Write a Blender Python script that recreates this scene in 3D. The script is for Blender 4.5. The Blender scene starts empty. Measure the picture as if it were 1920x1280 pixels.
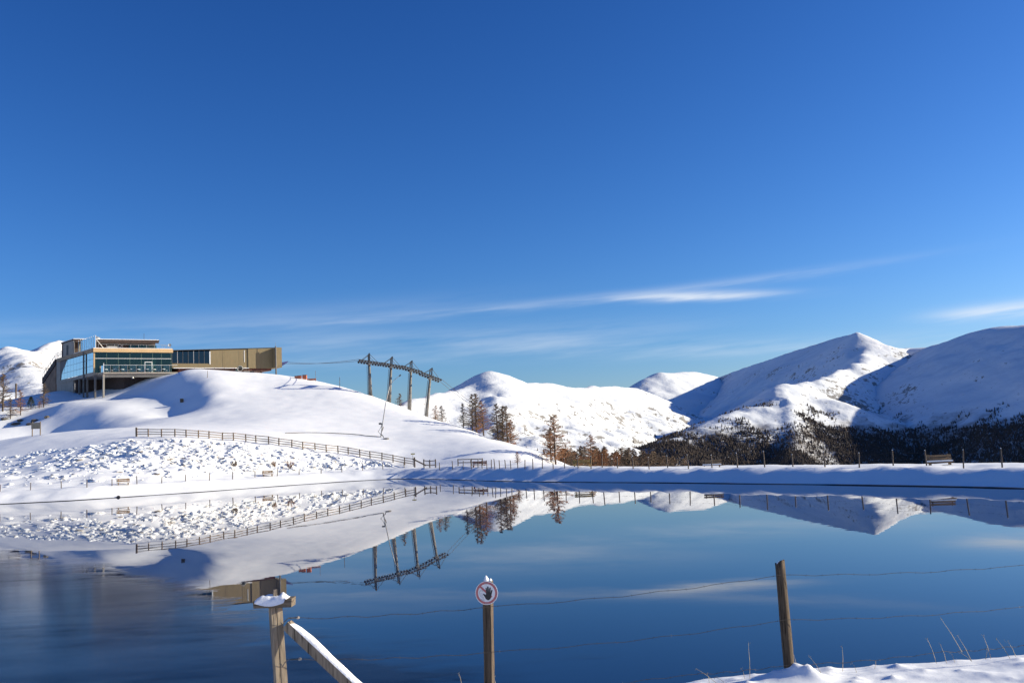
import bpy, math, random
import numpy as np
from mathutils import Vector, Matrix

# ------------------------------------------------------------------ camera
F = 1768.0; CX, CY = 960.0, 640.0
PITCH = math.radians(6.45); ROLL = math.radians(2.72); EYE = 3.5
_fw = np.array([0, math.cos(PITCH), math.sin(PITCH)]); _r = np.array([1.0, 0, 0]); _u = np.cross(_r, _fw)
_rc = math.cos(ROLL)*_r - math.sin(ROLL)*_u; _uc = math.sin(ROLL)*_r + math.cos(ROLL)*_u
CAM = np.array([0, 0, EYE])
def ray(u, v): return _fw + _rc*(u-CX)/F - _uc*(v-CY)/F
def at(u, v, D):
    """survey helper: bearing read off the photograph + a distance -> a place in metres"""
    d = ray(u, v); return CAM + d*(D/d[1])
def atz(u, v, z):
    d = ray(u, v); return CAM + d*((z-EYE)/d[2])

scene = bpy.context.scene
cd = bpy.data.cameras.new('camera'); cam = bpy.data.objects.new('camera', cd); scene.collection.objects.link(cam)
cd.sensor_width = 36; cd.lens = 36*F/1920; cd.clip_start = 0.1; cd.clip_end = 60000
M = Matrix(((_rc[0], _uc[0], -_fw[0], 0), (_rc[1], _uc[1], -_fw[1], 0), (_rc[2], _uc[2], -_fw[2], EYE), (0, 0, 0, 1)))
cam.matrix_world = M
scene.camera = cam

# ------------------------------------------------------------------ light
SUN_AZ = math.radians(83); SUN_EL = math.radians(18.5)
S = Vector((math.sin(SUN_AZ)*math.cos(SUN_EL), math.cos(SUN_AZ)*math.cos(SUN_EL), math.sin(SUN_EL)))
sl = bpy.data.lights.new('sun', 'SUN'); sl.energy = 5.0; sl.angle = math.radians(0.53); sl.color = (1.0, 0.91, 0.70)
so = bpy.data.objects.new('sun', sl); scene.collection.objects.link(so)
so.rotation_euler = S.to_track_quat('Z', 'Y').to_euler(); so.location = (60, 0, 60)

SKY = 0.0625
world = bpy.data.worlds.new('World'); scene.world = world; world.use_nodes = True
nt = world.node_tree; nt.nodes.clear()
def W(t, **k):
    n = nt.nodes.new(t)
    for a, b in k.items(): setattr(n, a, b)
    return n
def wm(op, a, b=None, c=None):
    n = W('ShaderNodeMath', operation=op)
    for i, x in enumerate((a, b, c)):
        if x is None: continue
        if isinstance(x, (int, float)): n.inputs[i].default_value = x
        else: nt.links.new(x, n.inputs[i])
    return n.outputs[0]
wout = W('ShaderNodeOutputWorld'); bg = W('ShaderNodeBackground'); bg.inputs[1].default_value = SKY
nt.links.new(bg.outputs[0], wout.inputs[0])
sky = W('ShaderNodeTexSky', sky_type='NISHITA', sun_disc=False, sun_elevation=SUN_EL, sun_rotation=SUN_AZ,
        altitude=1200, air_density=1.2, dust_density=1.0, ozone_density=4.0)
hs = W('ShaderNodeGamma'); hs.inputs[1].default_value = 1.4
nt.links.new(sky.outputs[0], hs.inputs[0])
ti = W('ShaderNodeMix', data_type='RGBA', blend_type='MULTIPLY'); ti.inputs[0].default_value = 1; ti.inputs[7].default_value = (0.52, 0.53, 0.52, 1); nt.links.new(hs.outputs[0], ti.inputs[6])
tcw = W('ShaderNodeTexCoord'); sx = W('ShaderNodeSeparateXYZ'); nt.links.new(tcw.outputs['Generated'], sx.inputs[0])
azn = wm('ARCTAN2', sx.outputs[0], sx.outputs[1]); eln = wm('ARCSINE', sx.outputs[2])
def dirof(u, v):
    d = ray(u, v); d = d/np.linalg.norm(d); return math.atan2(d[0], d[1]), math.asin(d[2])
def streak(p0, p1, w, amp, nx, ny, thr, seed, taper=2.0):
    a0, e0 = dirof(*p0); a1, e1 = dirof(*p1)
    ca, ce = (a0+a1)/2, (e0+e1)/2; L = math.hypot(a1-a0, e1-e0)/2; th = math.atan2(e1-e0, a1-a0)
    da = wm('SUBTRACT', azn, ca); de = wm('SUBTRACT', eln, ce)
    al = wm('ADD', wm('MULTIPLY', da, math.cos(th)), wm('MULTIPLY', de, math.sin(th)))
    ac = wm('SUBTRACT', wm('MULTIPLY', de, math.cos(th)), wm('MULTIPLY', da, math.sin(th)))
    no = WN[0] if ny > 100 else WN[1]
    wob = wm('MULTIPLY', wm('SUBTRACT', no.outputs[0], 0.5), w*1.6)
    q = wm('DIVIDE', wm('ADD', ac, wob), w)
    m1 = wm('EXPONENT', wm('MULTIPLY', wm('MULTIPLY', q, q), -1))
    q2 = wm('POWER', wm('ABSOLUTE', wm('DIVIDE', al, L)), taper)
    m2 = wm('EXPONENT', wm('MULTIPLY', q2, -1.2))
    nn = wm('MULTIPLY', wm('MAXIMUM', wm('SUBTRACT', no.outputs[0], thr), 0), 1/(0.75-thr))
    n2 = wm('MINIMUM', nn, 1)
    return wm('MULTIPLY', wm('MULTIPLY', m1, m2), wm('MULTIPLY', n2, amp))
WN = []
for nx, ny, sd_ in ((10, 130, 3.1), (7, 70, 11.2)):
    cv = W('ShaderNodeCombineXYZ'); nt.links.new(wm('MULTIPLY', azn, nx), cv.inputs[0]); nt.links.new(wm('MULTIPLY', wm('SUBTRACT', eln, wm('MULTIPLY', azn, 0.05)), ny), cv.inputs[1]); cv.inputs[2].default_value = sd_
    no = W('ShaderNodeTexNoise'); no.inputs['Scale'].default_value = 1; no.inputs['Detail'].default_value = 4; no.inputs['Roughness'].default_value = 0.6
    nt.links.new(cv.outputs[0], no.inputs['Vector']); WN.append(no)
tot = None
for a in [((420, 612), (1690, 485), 0.0050, 0.30, 9, 130, 0.2, 3.1, 4),
          ((1180, 557), (1460, 550), 0.0045, 1.15, 18, 130, 0.15, 7.7, 2),
          ((1750, 592), (2250, 540), 0.0065, 1.0, 9, 110, 0.15, 9.4, 4),
          ((-500, 640), (900, 560), 0.012, 0.16, 7, 60, 0.25, 11.2, 4),
          ((250, 640), (1300, 610), 0.012, 0.26, 6, 70, 0.3, 14.0, 4),
          ((900, 650), (2000, 632), 0.009, 0.32, 7, 80, 0.3, 18.3, 4),
          ((-300, 700), (1000, 655), 0.010, 0.22, 7, 80, 0.3, 21.0, 4)]:
    s_ = streak(*a); tot = s_ if tot is None else wm('ADD', tot, s_)
cm = W('ShaderNodeMix', data_type='RGBA'); nt.links.new(wm('MINIMUM', tot, 0.9), cm.inputs[0])
sr = W('ShaderNodeSeparateColor'); cr3 = W('ShaderNodeCombineColor'); nt.links.new(ti.outputs[2], sr.inputs[0])
for k, (a_, g_) in enumerate(((0.74, 1.33), (1.00, 1.07), (1.60, 0.95))): nt.links.new(wm('MULTIPLY', wm('POWER', sr.outputs[k], g_), a_), cr3.inputs[k])
nt.links.new(cr3.outputs[0], cm.inputs[6]); cm.inputs[7].default_value = (0.50/SKY, 0.54/SKY, 0.59/SKY, 1)
nt.links.new(cm.outputs[2], bg.inputs[0])

scene.view_settings.view_transform = 'Standard'; scene.view_settings.look = 'None'
scene.view_settings.exposure = 0.74; scene.view_settings.gamma = 1.0; scene.view_settings.use_curve_mapping = False
scene.render.engine = 'CYCLES'
scene.cycles.max_bounces = 4; scene.cycles.diffuse_bounces = 2; scene.cycles.glossy_bounces = 3; scene.cycles.transparent_max_bounces = 12

random.seed(7); rng = np.random.default_rng(7)
COL = scene.collection

# ------------------------------------------------------------------ helpers
_tab = rng.random((256, 256))
def vnoise(x, y):
    xi = np.floor(x).astype(int); yi = np.floor(y).astype(int); fx = x-xi; fy = y-yi
    fx = fx*fx*fx*(fx*(fx*6-15)+10); fy = fy*fy*fy*(fy*(fy*6-15)+10)
    a = _tab[xi & 255, yi & 255]; b = _tab[(xi+1) & 255, yi & 255]; c = _tab[xi & 255, (yi+1) & 255]; d = _tab[(xi+1) & 255, (yi+1) & 255]
    return (a*(1-fx)+b*fx)*(1-fy)+(c*(1-fx)+d*fx)*fy - 0.5
def fbm(x, y, sc, o=5, g=0.5, ox=0.0):
    r = 0; a = 1.0; f = 1.0/sc
    for i in range(o):
        r = r + a*vnoise(x*f+17.3*i+ox, y*f+9.1*i+ox*1.7); a *= g; f *= 2.03
    return r
def sstep(a, b, x):
    t = np.clip((x-a)/(b-a), 0, 1); return t*t*(3-2*t)

def tag(o, label=None, cat=None, group=None, kind=None):
    if label: o['label'] = label
    if cat: o['category'] = cat
    if group: o['group'] = group
    if kind: o['kind'] = kind
    return o
def empty(name, loc, label, cat, group=None):
    o = bpy.data.objects.new(name, None); COL.objects.link(o); o.location = Vector([float(c) for c in loc]); o.empty_display_size = 0.5
    return tag(o, label, cat, group)
def root_of(o):
    while o.parent: o = o.parent
    return o
def link(name, me, mat, parent=None, smooth=False):
    if mat and not me.materials: me.materials.append(mat)
    if smooth: me.polygons.foreach_set('use_smooth', [True]*len(me.polygons))
    o = bpy.data.objects.new(name, me); COL.objects.link(o)
    if parent: o.parent = parent
    return o
class MB:
    def __init__(s): s.v = []; s.f = []
    def add(s, vs, fs):
        n = len(s.v); s.v += [tuple(float(c) for c in v) for v in vs]; s.f += [tuple(i+n for i in f) for f in fs]; return s
    def box(s, c, d, rz=0):
        x, y, z = d[0]/2, d[1]/2, d[2]/2; ca, sa = math.cos(rz), math.sin(rz)
        vs = [(c[0]+ca*a*x-sa*b*y, c[1]+sa*a*x+ca*b*y, c[2]+e*z) for e in (-1, 1) for a, b in ((-1, -1), (1, -1), (1, 1), (-1, 1))]
        return s.add(vs, [(3, 2, 1, 0), (4, 5, 6, 7), (0, 1, 5, 4), (1, 2, 6, 5), (2, 3, 7, 6), (3, 0, 4, 7)])
    def hexa(s, p):      # 8 points: bottom ring, top ring
        return s.add(p, [(3, 2, 1, 0), (4, 5, 6, 7), (0, 1, 5, 4), (1, 2, 6, 5), (2, 3, 7, 6), (3, 0, 4, 7)])
    def beam(s, p0, p1, w, h, up=(0, 0, 1)):
        p0 = Vector([float(c) for c in p0]); p1 = Vector([float(c) for c in p1]); d = (p1-p0).normalized(); u = Vector(up)
        if abs(d.dot(u)) > 0.95: u = Vector((0, 1, 0))
        a = d.cross(u).normalized()*w/2; b = a.cross(d).normalized()*h/2
        return s.hexa([p0-a-b, p0+a-b, p1+a-b, p1-a-b, p0-a+b, p0+a+b, p1+a+b, p1-a+b])
    def tube(s, pts, rad, n=6, cap=True):
        pts = [Vector([float(c) for c in p]) for p in pts]; m = len(pts); b0 = len(s.v)
        if not hasattr(rad, '__len__'): rad = [rad]*m
        for i, p in enumerate(pts):
            d = (pts[min(i+1, m-1)]-pts[max(i-1, 0)]).normalized(); u = Vector((0, 0, 1)) if abs(d.z) < 0.9 else Vector((0, 1, 0))
            a = d.cross(u).normalized(); b = a.cross(d)
            for k in range(n):
                t = 2*math.pi*k/n; q = p+(a*math.cos(t)+b*math.sin(t))*rad[i]; s.v.append((q.x, q.y, q.z))
        for i in range(m-1):
            for k in range(n): s.f.append((b0+i*n+k, b0+i*n+(k+1) % n, b0+(i+1)*n+(k+1) % n, b0+(i+1)*n+k))
        if cap:
            s.f.append(tuple(b0+k for k in range(n-1, -1, -1))); s.f.append(tuple(b0+(m-1)*n+k for k in range(n)))
        return s
    def build(s, name, mat, parent=None, smooth=False):
        v = s.v
        if parent:
            L = root_of(parent).location; v = [(a-L.x, b-L.y, c-L.z) for a, b, c in v]
        me = bpy.data.meshes.new(name); me.from_pydata(v, [], s.f); me.update()
        return link(name, me, mat, parent, smooth)
def beam(name, p0, p1, w, h, mat, parent, up=(0, 0, 1)): return MB().beam(p0, p1, w, h, up).build(name, mat, parent)
def grid_obj(name, X, Y, Z, mat, kind='structure'):
    n, m = X.shape; co = np.stack([X, Y, Z], -1).reshape(-1, 3).astype(np.float32)
    i = np.arange(n*m).reshape(n, m); q = np.stack([i[:-1, :-1], i[:-1, 1:], i[1:, 1:], i[1:, :-1]], -1).reshape(-1, 4)
    a = co[q[0][1]]-co[q[0][0]]; b = co[q[0][3]]-co[q[0][0]]
    if np.cross(a, b)[2] < 0: q = q[:, ::-1]
    me = bpy.data.meshes.new(name); me.vertices.add(len(co)); me.vertices.foreach_set('co', co.ravel())
    me.loops.add(q.size); me.loops.foreach_set('vertex_index', q.ravel().astype(np.int32))
    me.polygons.add(len(q)); me.polygons.foreach_set('loop_start', np.arange(0, q.size, 4, dtype=np.int32)); me.polygons.foreach_set('loop_total', np.full(len(q), 4, np.int32))
    me.polygons.foreach_set('use_smooth', np.ones(len(q), bool)); me.update(calc_edges=True); me.validate()
    o = link(name, me, mat); o['kind'] = kind
    return o

# ------------------------------------------------------------------ materials
class MT:
    def __init__(s, name):
        s.m = bpy.data.materials.new(name); s.m.use_nodes = True; s.t = s.m.node_tree; s.p = s.t.nodes['Principled BSDF']; s.o = s.t.nodes['Material Output']
        s.tc = s.t.nodes.new('ShaderNodeTexCoord')
    def n(s, t, **k):
        x = s.t.nodes.new(t)
        for a, b in k.items(): setattr(x, a, b)
        return x
    def l(s, a, b): s.t.links.new(a, b)
    def vec(s, scale=(1, 1, 1), src='Object', rot=(0, 0, 0)):
        mp = s.n('ShaderNodeMapping'); mp.inputs['Scale'].default_value = scale; mp.inputs['Rotation'].default_value = rot; s.l(s.tc.outputs[src], mp.inputs[0]); return mp.outputs[0]
    def noise(s, sc=1, det=4, rough=0.5, scale=(1, 1, 1), src='Object', rot=(0, 0, 0), dist=0):
        x = s.n('ShaderNodeTexNoise'); x.inputs['Scale'].default_value = sc; x.inputs['Detail'].default_value = det; x.inputs['Roughness'].default_value = rough
        x.inputs['Distortion'].default_value = dist
        s.l(s.vec(scale, src, rot), x.inputs['Vector']); return x.outputs[0]
    def ramp(s, f, stops):
        x = s.n('ShaderNodeValToRGB'); s.l(f, x.inputs[0]); e = x.color_ramp.elements
        while len(e) < len(stops): e.new(0.5)
        for i, (p, c) in enumerate(stops):
            e[i].position = p; e[i].color = (c[0], c[1], c[2], 1) if hasattr(c, '__len__') else (c, c, c, 1)
        return x.outputs[0]
    def math(s, op, a, b=None, c=None):
        x = s.n('ShaderNodeMath', operation=op)
        for i, y in enumerate((a, b, c)):
            if y is None: continue
            if isinstance(y, (int, float)): x.inputs[i].default_value = y
            else: s.l(y, x.inputs[i])
        return x.outputs[0]
    def mix(s, f, a, b):
        x = s.n('ShaderNodeMix', data_type='RGBA')
        for i, y in ((0, f), (6, a), (7, b)):
            if isinstance(y, (int, float)): x.inputs[i].default_value = y
            elif isinstance(y, tuple): x.inputs[i].default_value = (*y, 1)
            else: s.l(y, x.inputs[i])
        return x.outputs[2]
    def col(s, c):
        if isinstance(c, tuple): s.p.inputs['Base Color'].default_value = (*c, 1)
        else: s.l(c, s.p.inputs['Base Color'])
        return s
    def rough(s, r):
        if isinstance(r, (int, float)): s.p.inputs['Roughness'].default_value = r
        else: s.l(r, s.p.inputs['Roughness'])
        return s
    def bump(s, h, st=0.3, d=0.1, prev=None):
        b = s.n('ShaderNodeBump'); b.inputs['Strength'].default_value = st; b.inputs['Distance'].default_value = d; s.l(h, b.inputs['Height'])
        if prev: s.l(prev, b.inputs['Normal'])
        s.l(b.outputs[0], s.p.inputs['Normal']); return b.outputs[0]
    def slope(s):
        g = s.n('ShaderNodeNewGeometry'); x = s.n('ShaderNodeSeparateXYZ'); s.l(g.outputs['True Normal'], x.inputs[0]); return x.outputs[2]
    def posz(s):
        g = s.n('ShaderNodeNewGeometry'); x = s.n('ShaderNodeSeparateXYZ'); s.l(g.outputs['Position'], x.inputs[0]); return x.outputs[2]

def plain(name, c, r=0.6, var=0.25, sc=3.0, bs=0.15, bd=0.02, scale=(1, 1, 1), metal=0.0):
    m = MT(name); n = m.noise(sc, 5, 0.6, scale)
    lo = tuple(x*(1-var) for x in c); hi = tuple(min(1, x*(1+var)) for x in c)
    m.col(m.ramp(n, [(0.3, lo), (0.7, hi)])).rough(r); m.p.inputs['Metallic'].default_value = metal
    if bs: m.bump(n, bs, bd)
    return m.m

# fresh snow on the slopes
def snow_mat(name, sc, st, dist, grass=0.0):
    m = MT(name)
    n1 = m.noise(sc, 5, 0.6); n2 = m.noise(sc*0.12, 3, 0.55)
    base = m.ramp(n2, [(0.3, (0.80, 0.82, 0.85)), (0.7, (0.87, 0.88, 0.89))])
    if grass:
        g = m.noise(sc*2.2, 6, 0.75); gm = m.math('MULTIPLY', m.ramp(g, [(0.64, 0), (0.72, 1)]), m.ramp(m.noise(0.05, 3, 0.5), [(0.42, 0), (0.62, grass)]))
        base = m.mix(gm, base, (0.30, 0.24, 0.16))
    m.col(base).rough(0.65)
    m.p.inputs['Specular IOR Level'].default_value = 0.25
    b = m.bump(n2, st*0.3, dist*2); b = m.bump(m.noise(sc*0.7, 4, 0.65, (0.35, 1.6, 1), rot=(0, 0, 0.5)), st*0.9, dist*0.9, b); m.bump(n1, st, dist, b)
    return m.m
SNOW = snow_mat('snow', 1.6, 0.28, 0.08, 0.7)
SNOWNEAR = snow_mat('snow_near', 9.0, 0.35, 0.012)
SNOWCAP = snow_mat('snow_cap', 40.0, 0.8, 0.008)

def mountain_mat(name, wood):
    m = MT(name)
    n1 = m.noise(0.022, 5, 0.6); n2 = m.noise(0.006, 3, 0.55); n3 = m.noise(0.07, 4, 0.7); n4 = m.noise(0.004, 2, 0.5)
    snow = m.ramp(n2, [(0.3, (0.69, 0.72, 0.76)), (0.7, (0.79, 0.81, 0.83))])
    sl = m.slope()
    k = m.math('ADD', m.math('MULTIPLY', m.math('SUBTRACT', 0.90, sl), 1.8), m.math('ADD', m.math('MULTIPLY', m.math('SUBTRACT', n3, 0.5), 1.4), m.math('MULTIPLY', m.math('SUBTRACT', n4, 0.5), 1.0)))
    rock = m.math('MULTIPLY', m.ramp(k, [(0.30, 0), (0.40, 1)]), 0.85)
    rc = m.ramp(n3, [(0.3, (0.09, 0.085, 0.08)), (0.7, (0.22, 0.19, 0.16))])
    # thin grass and scree showing through low down
    z = m.posz(); low = m.ramp(m.math('MULTIPLY_ADD', z, 1/200.0, 0.5), [(0.45, 1), (0.85, 0)])
    gr = m.math('MULTIPLY', m.ramp(m.noise(0.12, 6, 0.75), [(0.56, 0), (0.68, 1)]), m.math('MULTIPLY', low, 0.6 if wood else 0.3))
    if wood:   # heath and undergrowth between the trees of the wooded foot
        un = m.ramp(m.math('ADD', m.math('MULTIPLY_ADD', z, 1/160.0, 0.5), m.math('MULTIPLY', m.math('SUBTRACT', m.noise(0.012, 6, 0.65), 0.5), 1.1)), [(0.46, 0.85), (0.72, 0)])
        gr = m.math('MAXIMUM', gr, m.math('MULTIPLY', un, m.ramp(m.noise(0.05, 5, 0.7), [(0.30, 0.35), (0.55, 1)])))
    m.col(m.mix(gr, m.mix(rock, snow, rc), (0.11, 0.09, 0.08))).rough(0.75); m.p.inputs['Specular IOR Level'].default_value = 0.2
    b = m.bump(n1, 0.45, 6.0); m.bump(n3, 0.4, 3.0, b)
    return m.m
MOUNT = mountain_mat('mountain_snow', False); MOUNTW = mountain_mat('wooded_mountain_snow', True)

def water_mat():
    m = MT('lake_water'); p = m.p
    xyz = m.n('ShaderNodeSeparateXYZ'); m.l(m.tc.outputs['Object'], xyz.inputs[0])
    wn = m.noise(0.11, 5, 0.55, (1, 0.8, 1)); wn2 = m.noise(0.6, 6, 0.65, (0.5, 1.4, 1), rot=(0, 0, -0.35))
    # thin skim ice has formed in the left, near part of the lake
    e = m.math('SUBTRACT', m.math('SUBTRACT', 15.0, m.math('MULTIPLY', xyz.outputs[0], 1.2)), xyz.outputs[1])
    e = m.math('ADD', e, m.math('MULTIPLY', m.math('SUBTRACT', wn, 0.5), 11)); e = m.math('ADD', e, m.math('MULTIPLY', m.math('SUBTRACT', wn2, 0.5), 9))
    ice = m.ramp(m.math('MULTIPLY_ADD', e, 1/5.0, 0.4), [(0.25, 0), (0.75, 1)])
    st = m.noise(0.8, 5, 0.6, (0.55, 1.3, 1), rot=(0, 0, -0.25)); st2 = m.noise(0.22, 5, 0.6, (0.5, 1.2, 1), rot=(0, 0, -0.2))
    mott = m.ramp(m.math('ADD', m.math('MULTIPLY', st, 0.4), m.math('MULTIPLY', st2, 0.6)), [(0.36, 0), (0.64, 1)])
    hole = m.math('MULTIPLY', ice, m.ramp(m.noise(0.5, 3, 0.5, (0.35, 1.6, 1), rot=(0, 0, -0.15)), [(0.70, 0), (0.73, 1)]))
    fl = m.math('MULTIPLY', ice, m.ramp(m.noise(1.1, 3, 0.5, (0.6, 1.5, 1), rot=(0, 0, -0.25)), [(0.765, 0), (0.785, 1)]))
    m.col(m.mix(fl, m.mix(m.math('MULTIPLY', ice, mott), (0.003, 0.011, 0.038), (0.014, 0.022, 0.045)), (0.55, 0.57, 0.6)))
    m.l(m.math('SUBTRACT', 0.5, m.math('ADD', m.math('MULTIPLY', ice, m.math('MULTIPLY_ADD', mott, -0.14, 0.495)), m.math('MULTIPLY', hole, 0.004))), p.inputs['Specular IOR Level'])
    m.rough(m.math('MULTIPLY_ADD', m.math('SUBTRACT', ice, hole), 0.12, 0.006))
    p.inputs['IOR'].default_value = 1.33
    rp = m.noise(1.0, 3, 0.5, (0.5, 1.3, 1)); rp2 = m.noise(6.0, 4, 0.6, (0.6, 1.6, 1))
    b = m.bump(rp, 0.05, 0.010)
    hh = m.math('MULTIPLY', m.math('ADD', m.math('MULTIPLY', rp2, 0.25), st), ice)
    m.bump(hh, 0.10, 0.02, b)
    return m.m
WATER = water_mat()

def wood_mat(name, c, axis=2, var=0.45, sc=6):
    m = MT(name); s_ = [9, 9, 9]; s_[axis] = 0.6
    n = m.noise(sc, 6, 0.65, tuple(s_), dist=0.3); n2 = m.noise(1.3, 4, 0.6)
    lo = tuple(x*(1-var) for x in c); hi = tuple(x*(1+var) for x in c)
    ck = m.ramp(m.noise(sc*0.8, 3, 0.5, tuple(v_*1.3 if v_ > 1 else 0.35 for v_ in s_), dist=0.5), [(0.36, 0.25), (0.42, 1.0)]); a = m.ramp(n, [(0.3, lo), (0.72, hi)]); mu = m.n('ShaderNodeMix', data_type='RGBA', blend_type='MULTIPLY'); mu.inputs[0].default_value = 1; m.l(a, mu.inputs[6]); m.l(ck, mu.inputs[7]); a = mu.outputs[2]; m.col(m.mix(m.ramp(n2, [(0.4, 0), (0.75, 0.35)]), a, tuple(x*0.55 for x in c))).rough(0.85)
    m.bump(n, 0.6, 0.006); m.p.inputs['Specular IOR Level'].default_value = 0.2
    return m.m
WOOD = wood_mat('weathered_wood', (0.24, 0.195, 0.145)); WOODDARK = wood_mat('dark_weathered_wood', (0.095, 0.072, 0.052))
WOODH = wood_mat('cut_board_wood', (0.15, 0.12, 0.09), 0); RAIL = plain('fence_rail_wood', (0.20, 0.145, 0.095), 0.85, 0.35, 2.0)
FAR_POST = plain('shore_post_wood', (0.11, 0.085, 0.065), 0.85, 0.35, 3.0)
BENCHW = plain('bench_wood', (0.24, 0.15, 0.075), 0.7, 0.35, 4.0)
WIRE = plain('rusty_wire', (0.05, 0.045, 0.045), 0.6, 0.3, 40, 0, metal=0.6)
CONC = plain('concrete', (0.31, 0.28, 0.235), 0.85, 0.15, 0.8, 0.1, 0.02); CONCD = plain('grey_concrete', (0.13, 0.125, 0.12), 0.85, 0.2, 0.8, 0.1)
FASCIA = plain('larch_fascia', (0.56, 0.38, 0.19), 0.7, 0.18, 1.2, 0.1, 0.01, (0.3, 0.3, 6)); CLAD = plain('olive_tan_cladding', (0.185, 0.145, 0.078), 0.8, 0.08, 1.0, 0.1, 0.02, (1.5, 1.5, 0.5))
DARKW = plain('dark_brown_cladding', (0.055, 0.035, 0.028), 0.8, 0.3, 1.5); REDB = plain('dark_red_band', (0.10, 0.035, 0.025), 0.8, 0.3, 1.5)
STEEL = plain('galvanised_steel', (0.34, 0.34, 0.33), 0.5, 0.2, 2.0, 0.05, metal=0.3); PYL = plain('weathered_pylon_steel', (0.15, 0.145, 0.135), 0.7, 0.25, 1.2, 0.1, metal=0.1); STEELD = plain('dark_steel', (0.07, 0.075, 0.08), 0.55, 0.3, 3.0, metal=0.3)
SHEAVE = plain('black_rubber_sheave', (0.045, 0.042, 0.042), 0.7, 0.3, 5, 0); FRAMEW = plain('white_frame', (0.62, 0.64, 0.64), 0.5, 0.1, 2, 0)
BLUE = plain('dark_blue_metal', (0.03, 0.04, 0.16), 0.5, 0.2, 2, 0); ORANGE = plain('faded_orange_plastic', (0.45, 0.13, 0.06), 0.7, 0.3, 1.5)
GREENM = plain('green_enamel', (0.10, 0.16, 0.12), 0.5, 0.3, 3); BLACK = plain('black_plastic', (0.012, 0.012, 0.013), 0.6, 0.3, 6, 0)
LINER = plain('black_pond_liner', (0.016, 0.016, 0.018), 0.6, 0.4, 2.0, 0.3, 0.05); ROCK = plain('bare_rock', (0.10, 0.085, 0.07), 0.9, 0.4, 0.7, 0.5, 0.1)
BARK = plain('larch_bark', (0.085, 0.06, 0.045), 0.9, 0.35, 4); TWIG = plain('larch_twigs', (0.17, 0.12, 0.08), 0.9, 0.35, 1.0, 0)
TWIGR = plain('russet_twigs', (0.27, 0.13, 0.06), 0.9, 0.35, 1.0, 0); PINE = plain('pine_needles', (0.03, 0.045, 0.025), 0.85, 0.4, 2.0, 0)
STALK = plain('dry_grass', (0.42, 0.34, 0.20), 0.8, 0.3, 8, 0)
def forest_mat():
    m = MT('forest'); n = m.noise(0.01, 4, 0.6); n2 = m.noise(0.15, 3, 0.7)
    a = m.ramp(n, [(0.35, (0.07, 0.06, 0.06)), (0.65, (0.115, 0.086, 0.07))]); m.col(m.mix(m.ramp(n2, [(0.35, 0), (0.65, 0.6)]), a, (0.05, 0.048, 0.04))).rough(0.95)
    m.p.inputs['Specular IOR Level'].default_value = 0.1
    return m.m
FOREST = forest_mat()
def glass_mat(name, tint, gl, rough=0.03, trans=0.5):
    m = MT(name); t = m.t; tr = m.n('ShaderNodeBsdfTransparent'); tr.inputs[0].default_value = (*tint, 1)
    g = m.n('ShaderNodeBsdfGlossy'); g.inputs[0].default_value = (*gl, 1); g.inputs[1].default_value = rough
    fr = m.n('ShaderNodeFresnel'); fr.inputs[0].default_value = 1.42
    f = m.math('MINIMUM', m.math('ADD', fr.outputs[0], 1-trans), 1.0)
    nb = m.noise(0.35, 3, 0.5); b = m.n('ShaderNodeBump'); b.inputs['Strength'].default_value = 0.15; b.inputs['Distance'].default_value = 0.05; m.l(nb, b.inputs['Height']); m.l(b.outputs[0], g.inputs['Normal'])
    mx = m.n('ShaderNodeMixShader'); m.l(f, mx.inputs[0]); m.l(tr.outputs[0], mx.inputs[1]); m.l(g.outputs[0], mx.inputs[2]); m.l(mx.outputs[0], m.o.inputs[0])
    return m.m
GLASS = glass_mat('green_tinted_glass', (0.56, 0.66, 0.58), (0.62, 0.72, 0.62), trans=0.95)
GLASSB = glass_mat('reflective_glass', (0.5, 0.6, 0.62), (0.80, 0.86, 0.88), trans=0.45)
GLASSD = glass_mat('dark_window_glass', (0.10, 0.13, 0.15), (0.5, 0.6, 0.65), trans=0.92)

# ------------------------------------------------------------------ lake outline and ground
shore_l = [atz(u, v, 0)[:2] for u, v in [(0, 945), (130, 938.5), (260, 930), (370, 922.5), (470, 915), (560, 908.5), (640, 903), (700, 899.5), (745, 897.5)]]
shore_r = [atz(u, v, 0)[:2] for u, v in [(785, 897.5), (820, 898.2), (860, 899.5), (920, 901.5), (1000, 903), (1110, 904), (1240, 905), (1370, 906.4), (1500, 908), (1600, 909.4), (1700, 911), (1800, 913), (1920, 916)]]
dl = (shore_l[0]-shore_l[2]); dl = dl/np.linalg.norm(dl); dr = (shore_r[-1]-shore_r[-4]); dr = dr/np.linalg.norm(dr)
LAKE = [shore_l[0]+dl*70, shore_l[0]+dl*35]+shore_l+shore_r+[shore_r[-1]+dr*20, shore_r[-1]+dr*34+np.array([1, -2]), np.array([44, 12]), np.array([46, -20]), np.array([-90, -20]), np.array([-128, 40])]
LAKE = np.array(LAKE)
def lake_sd(X, Y):
    d2 = np.full(X.shape, 1e18); ins = np.zeros(X.shape, bool); n = len(LAKE)
    for i in range(n):
        a = LAKE[i]; b = LAKE[(i+1) % n]; e = b-a
        t = np.clip(((X-a[0])*e[0]+(Y-a[1])*e[1])/(e@e), 0, 1)
        d2 = np.minimum(d2, (X-a[0]-t*e[0])**2+(Y-a[1]-t*e[1])**2)
        c = ((a[1] > Y) != (b[1] > Y)) & (X < (b[0]-a[0])*(Y-a[1])/(b[1]-a[1]+1e-12)+a[0]); ins ^= c
    d = np.sqrt(d2); return np.where(ins, -d, d)

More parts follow.
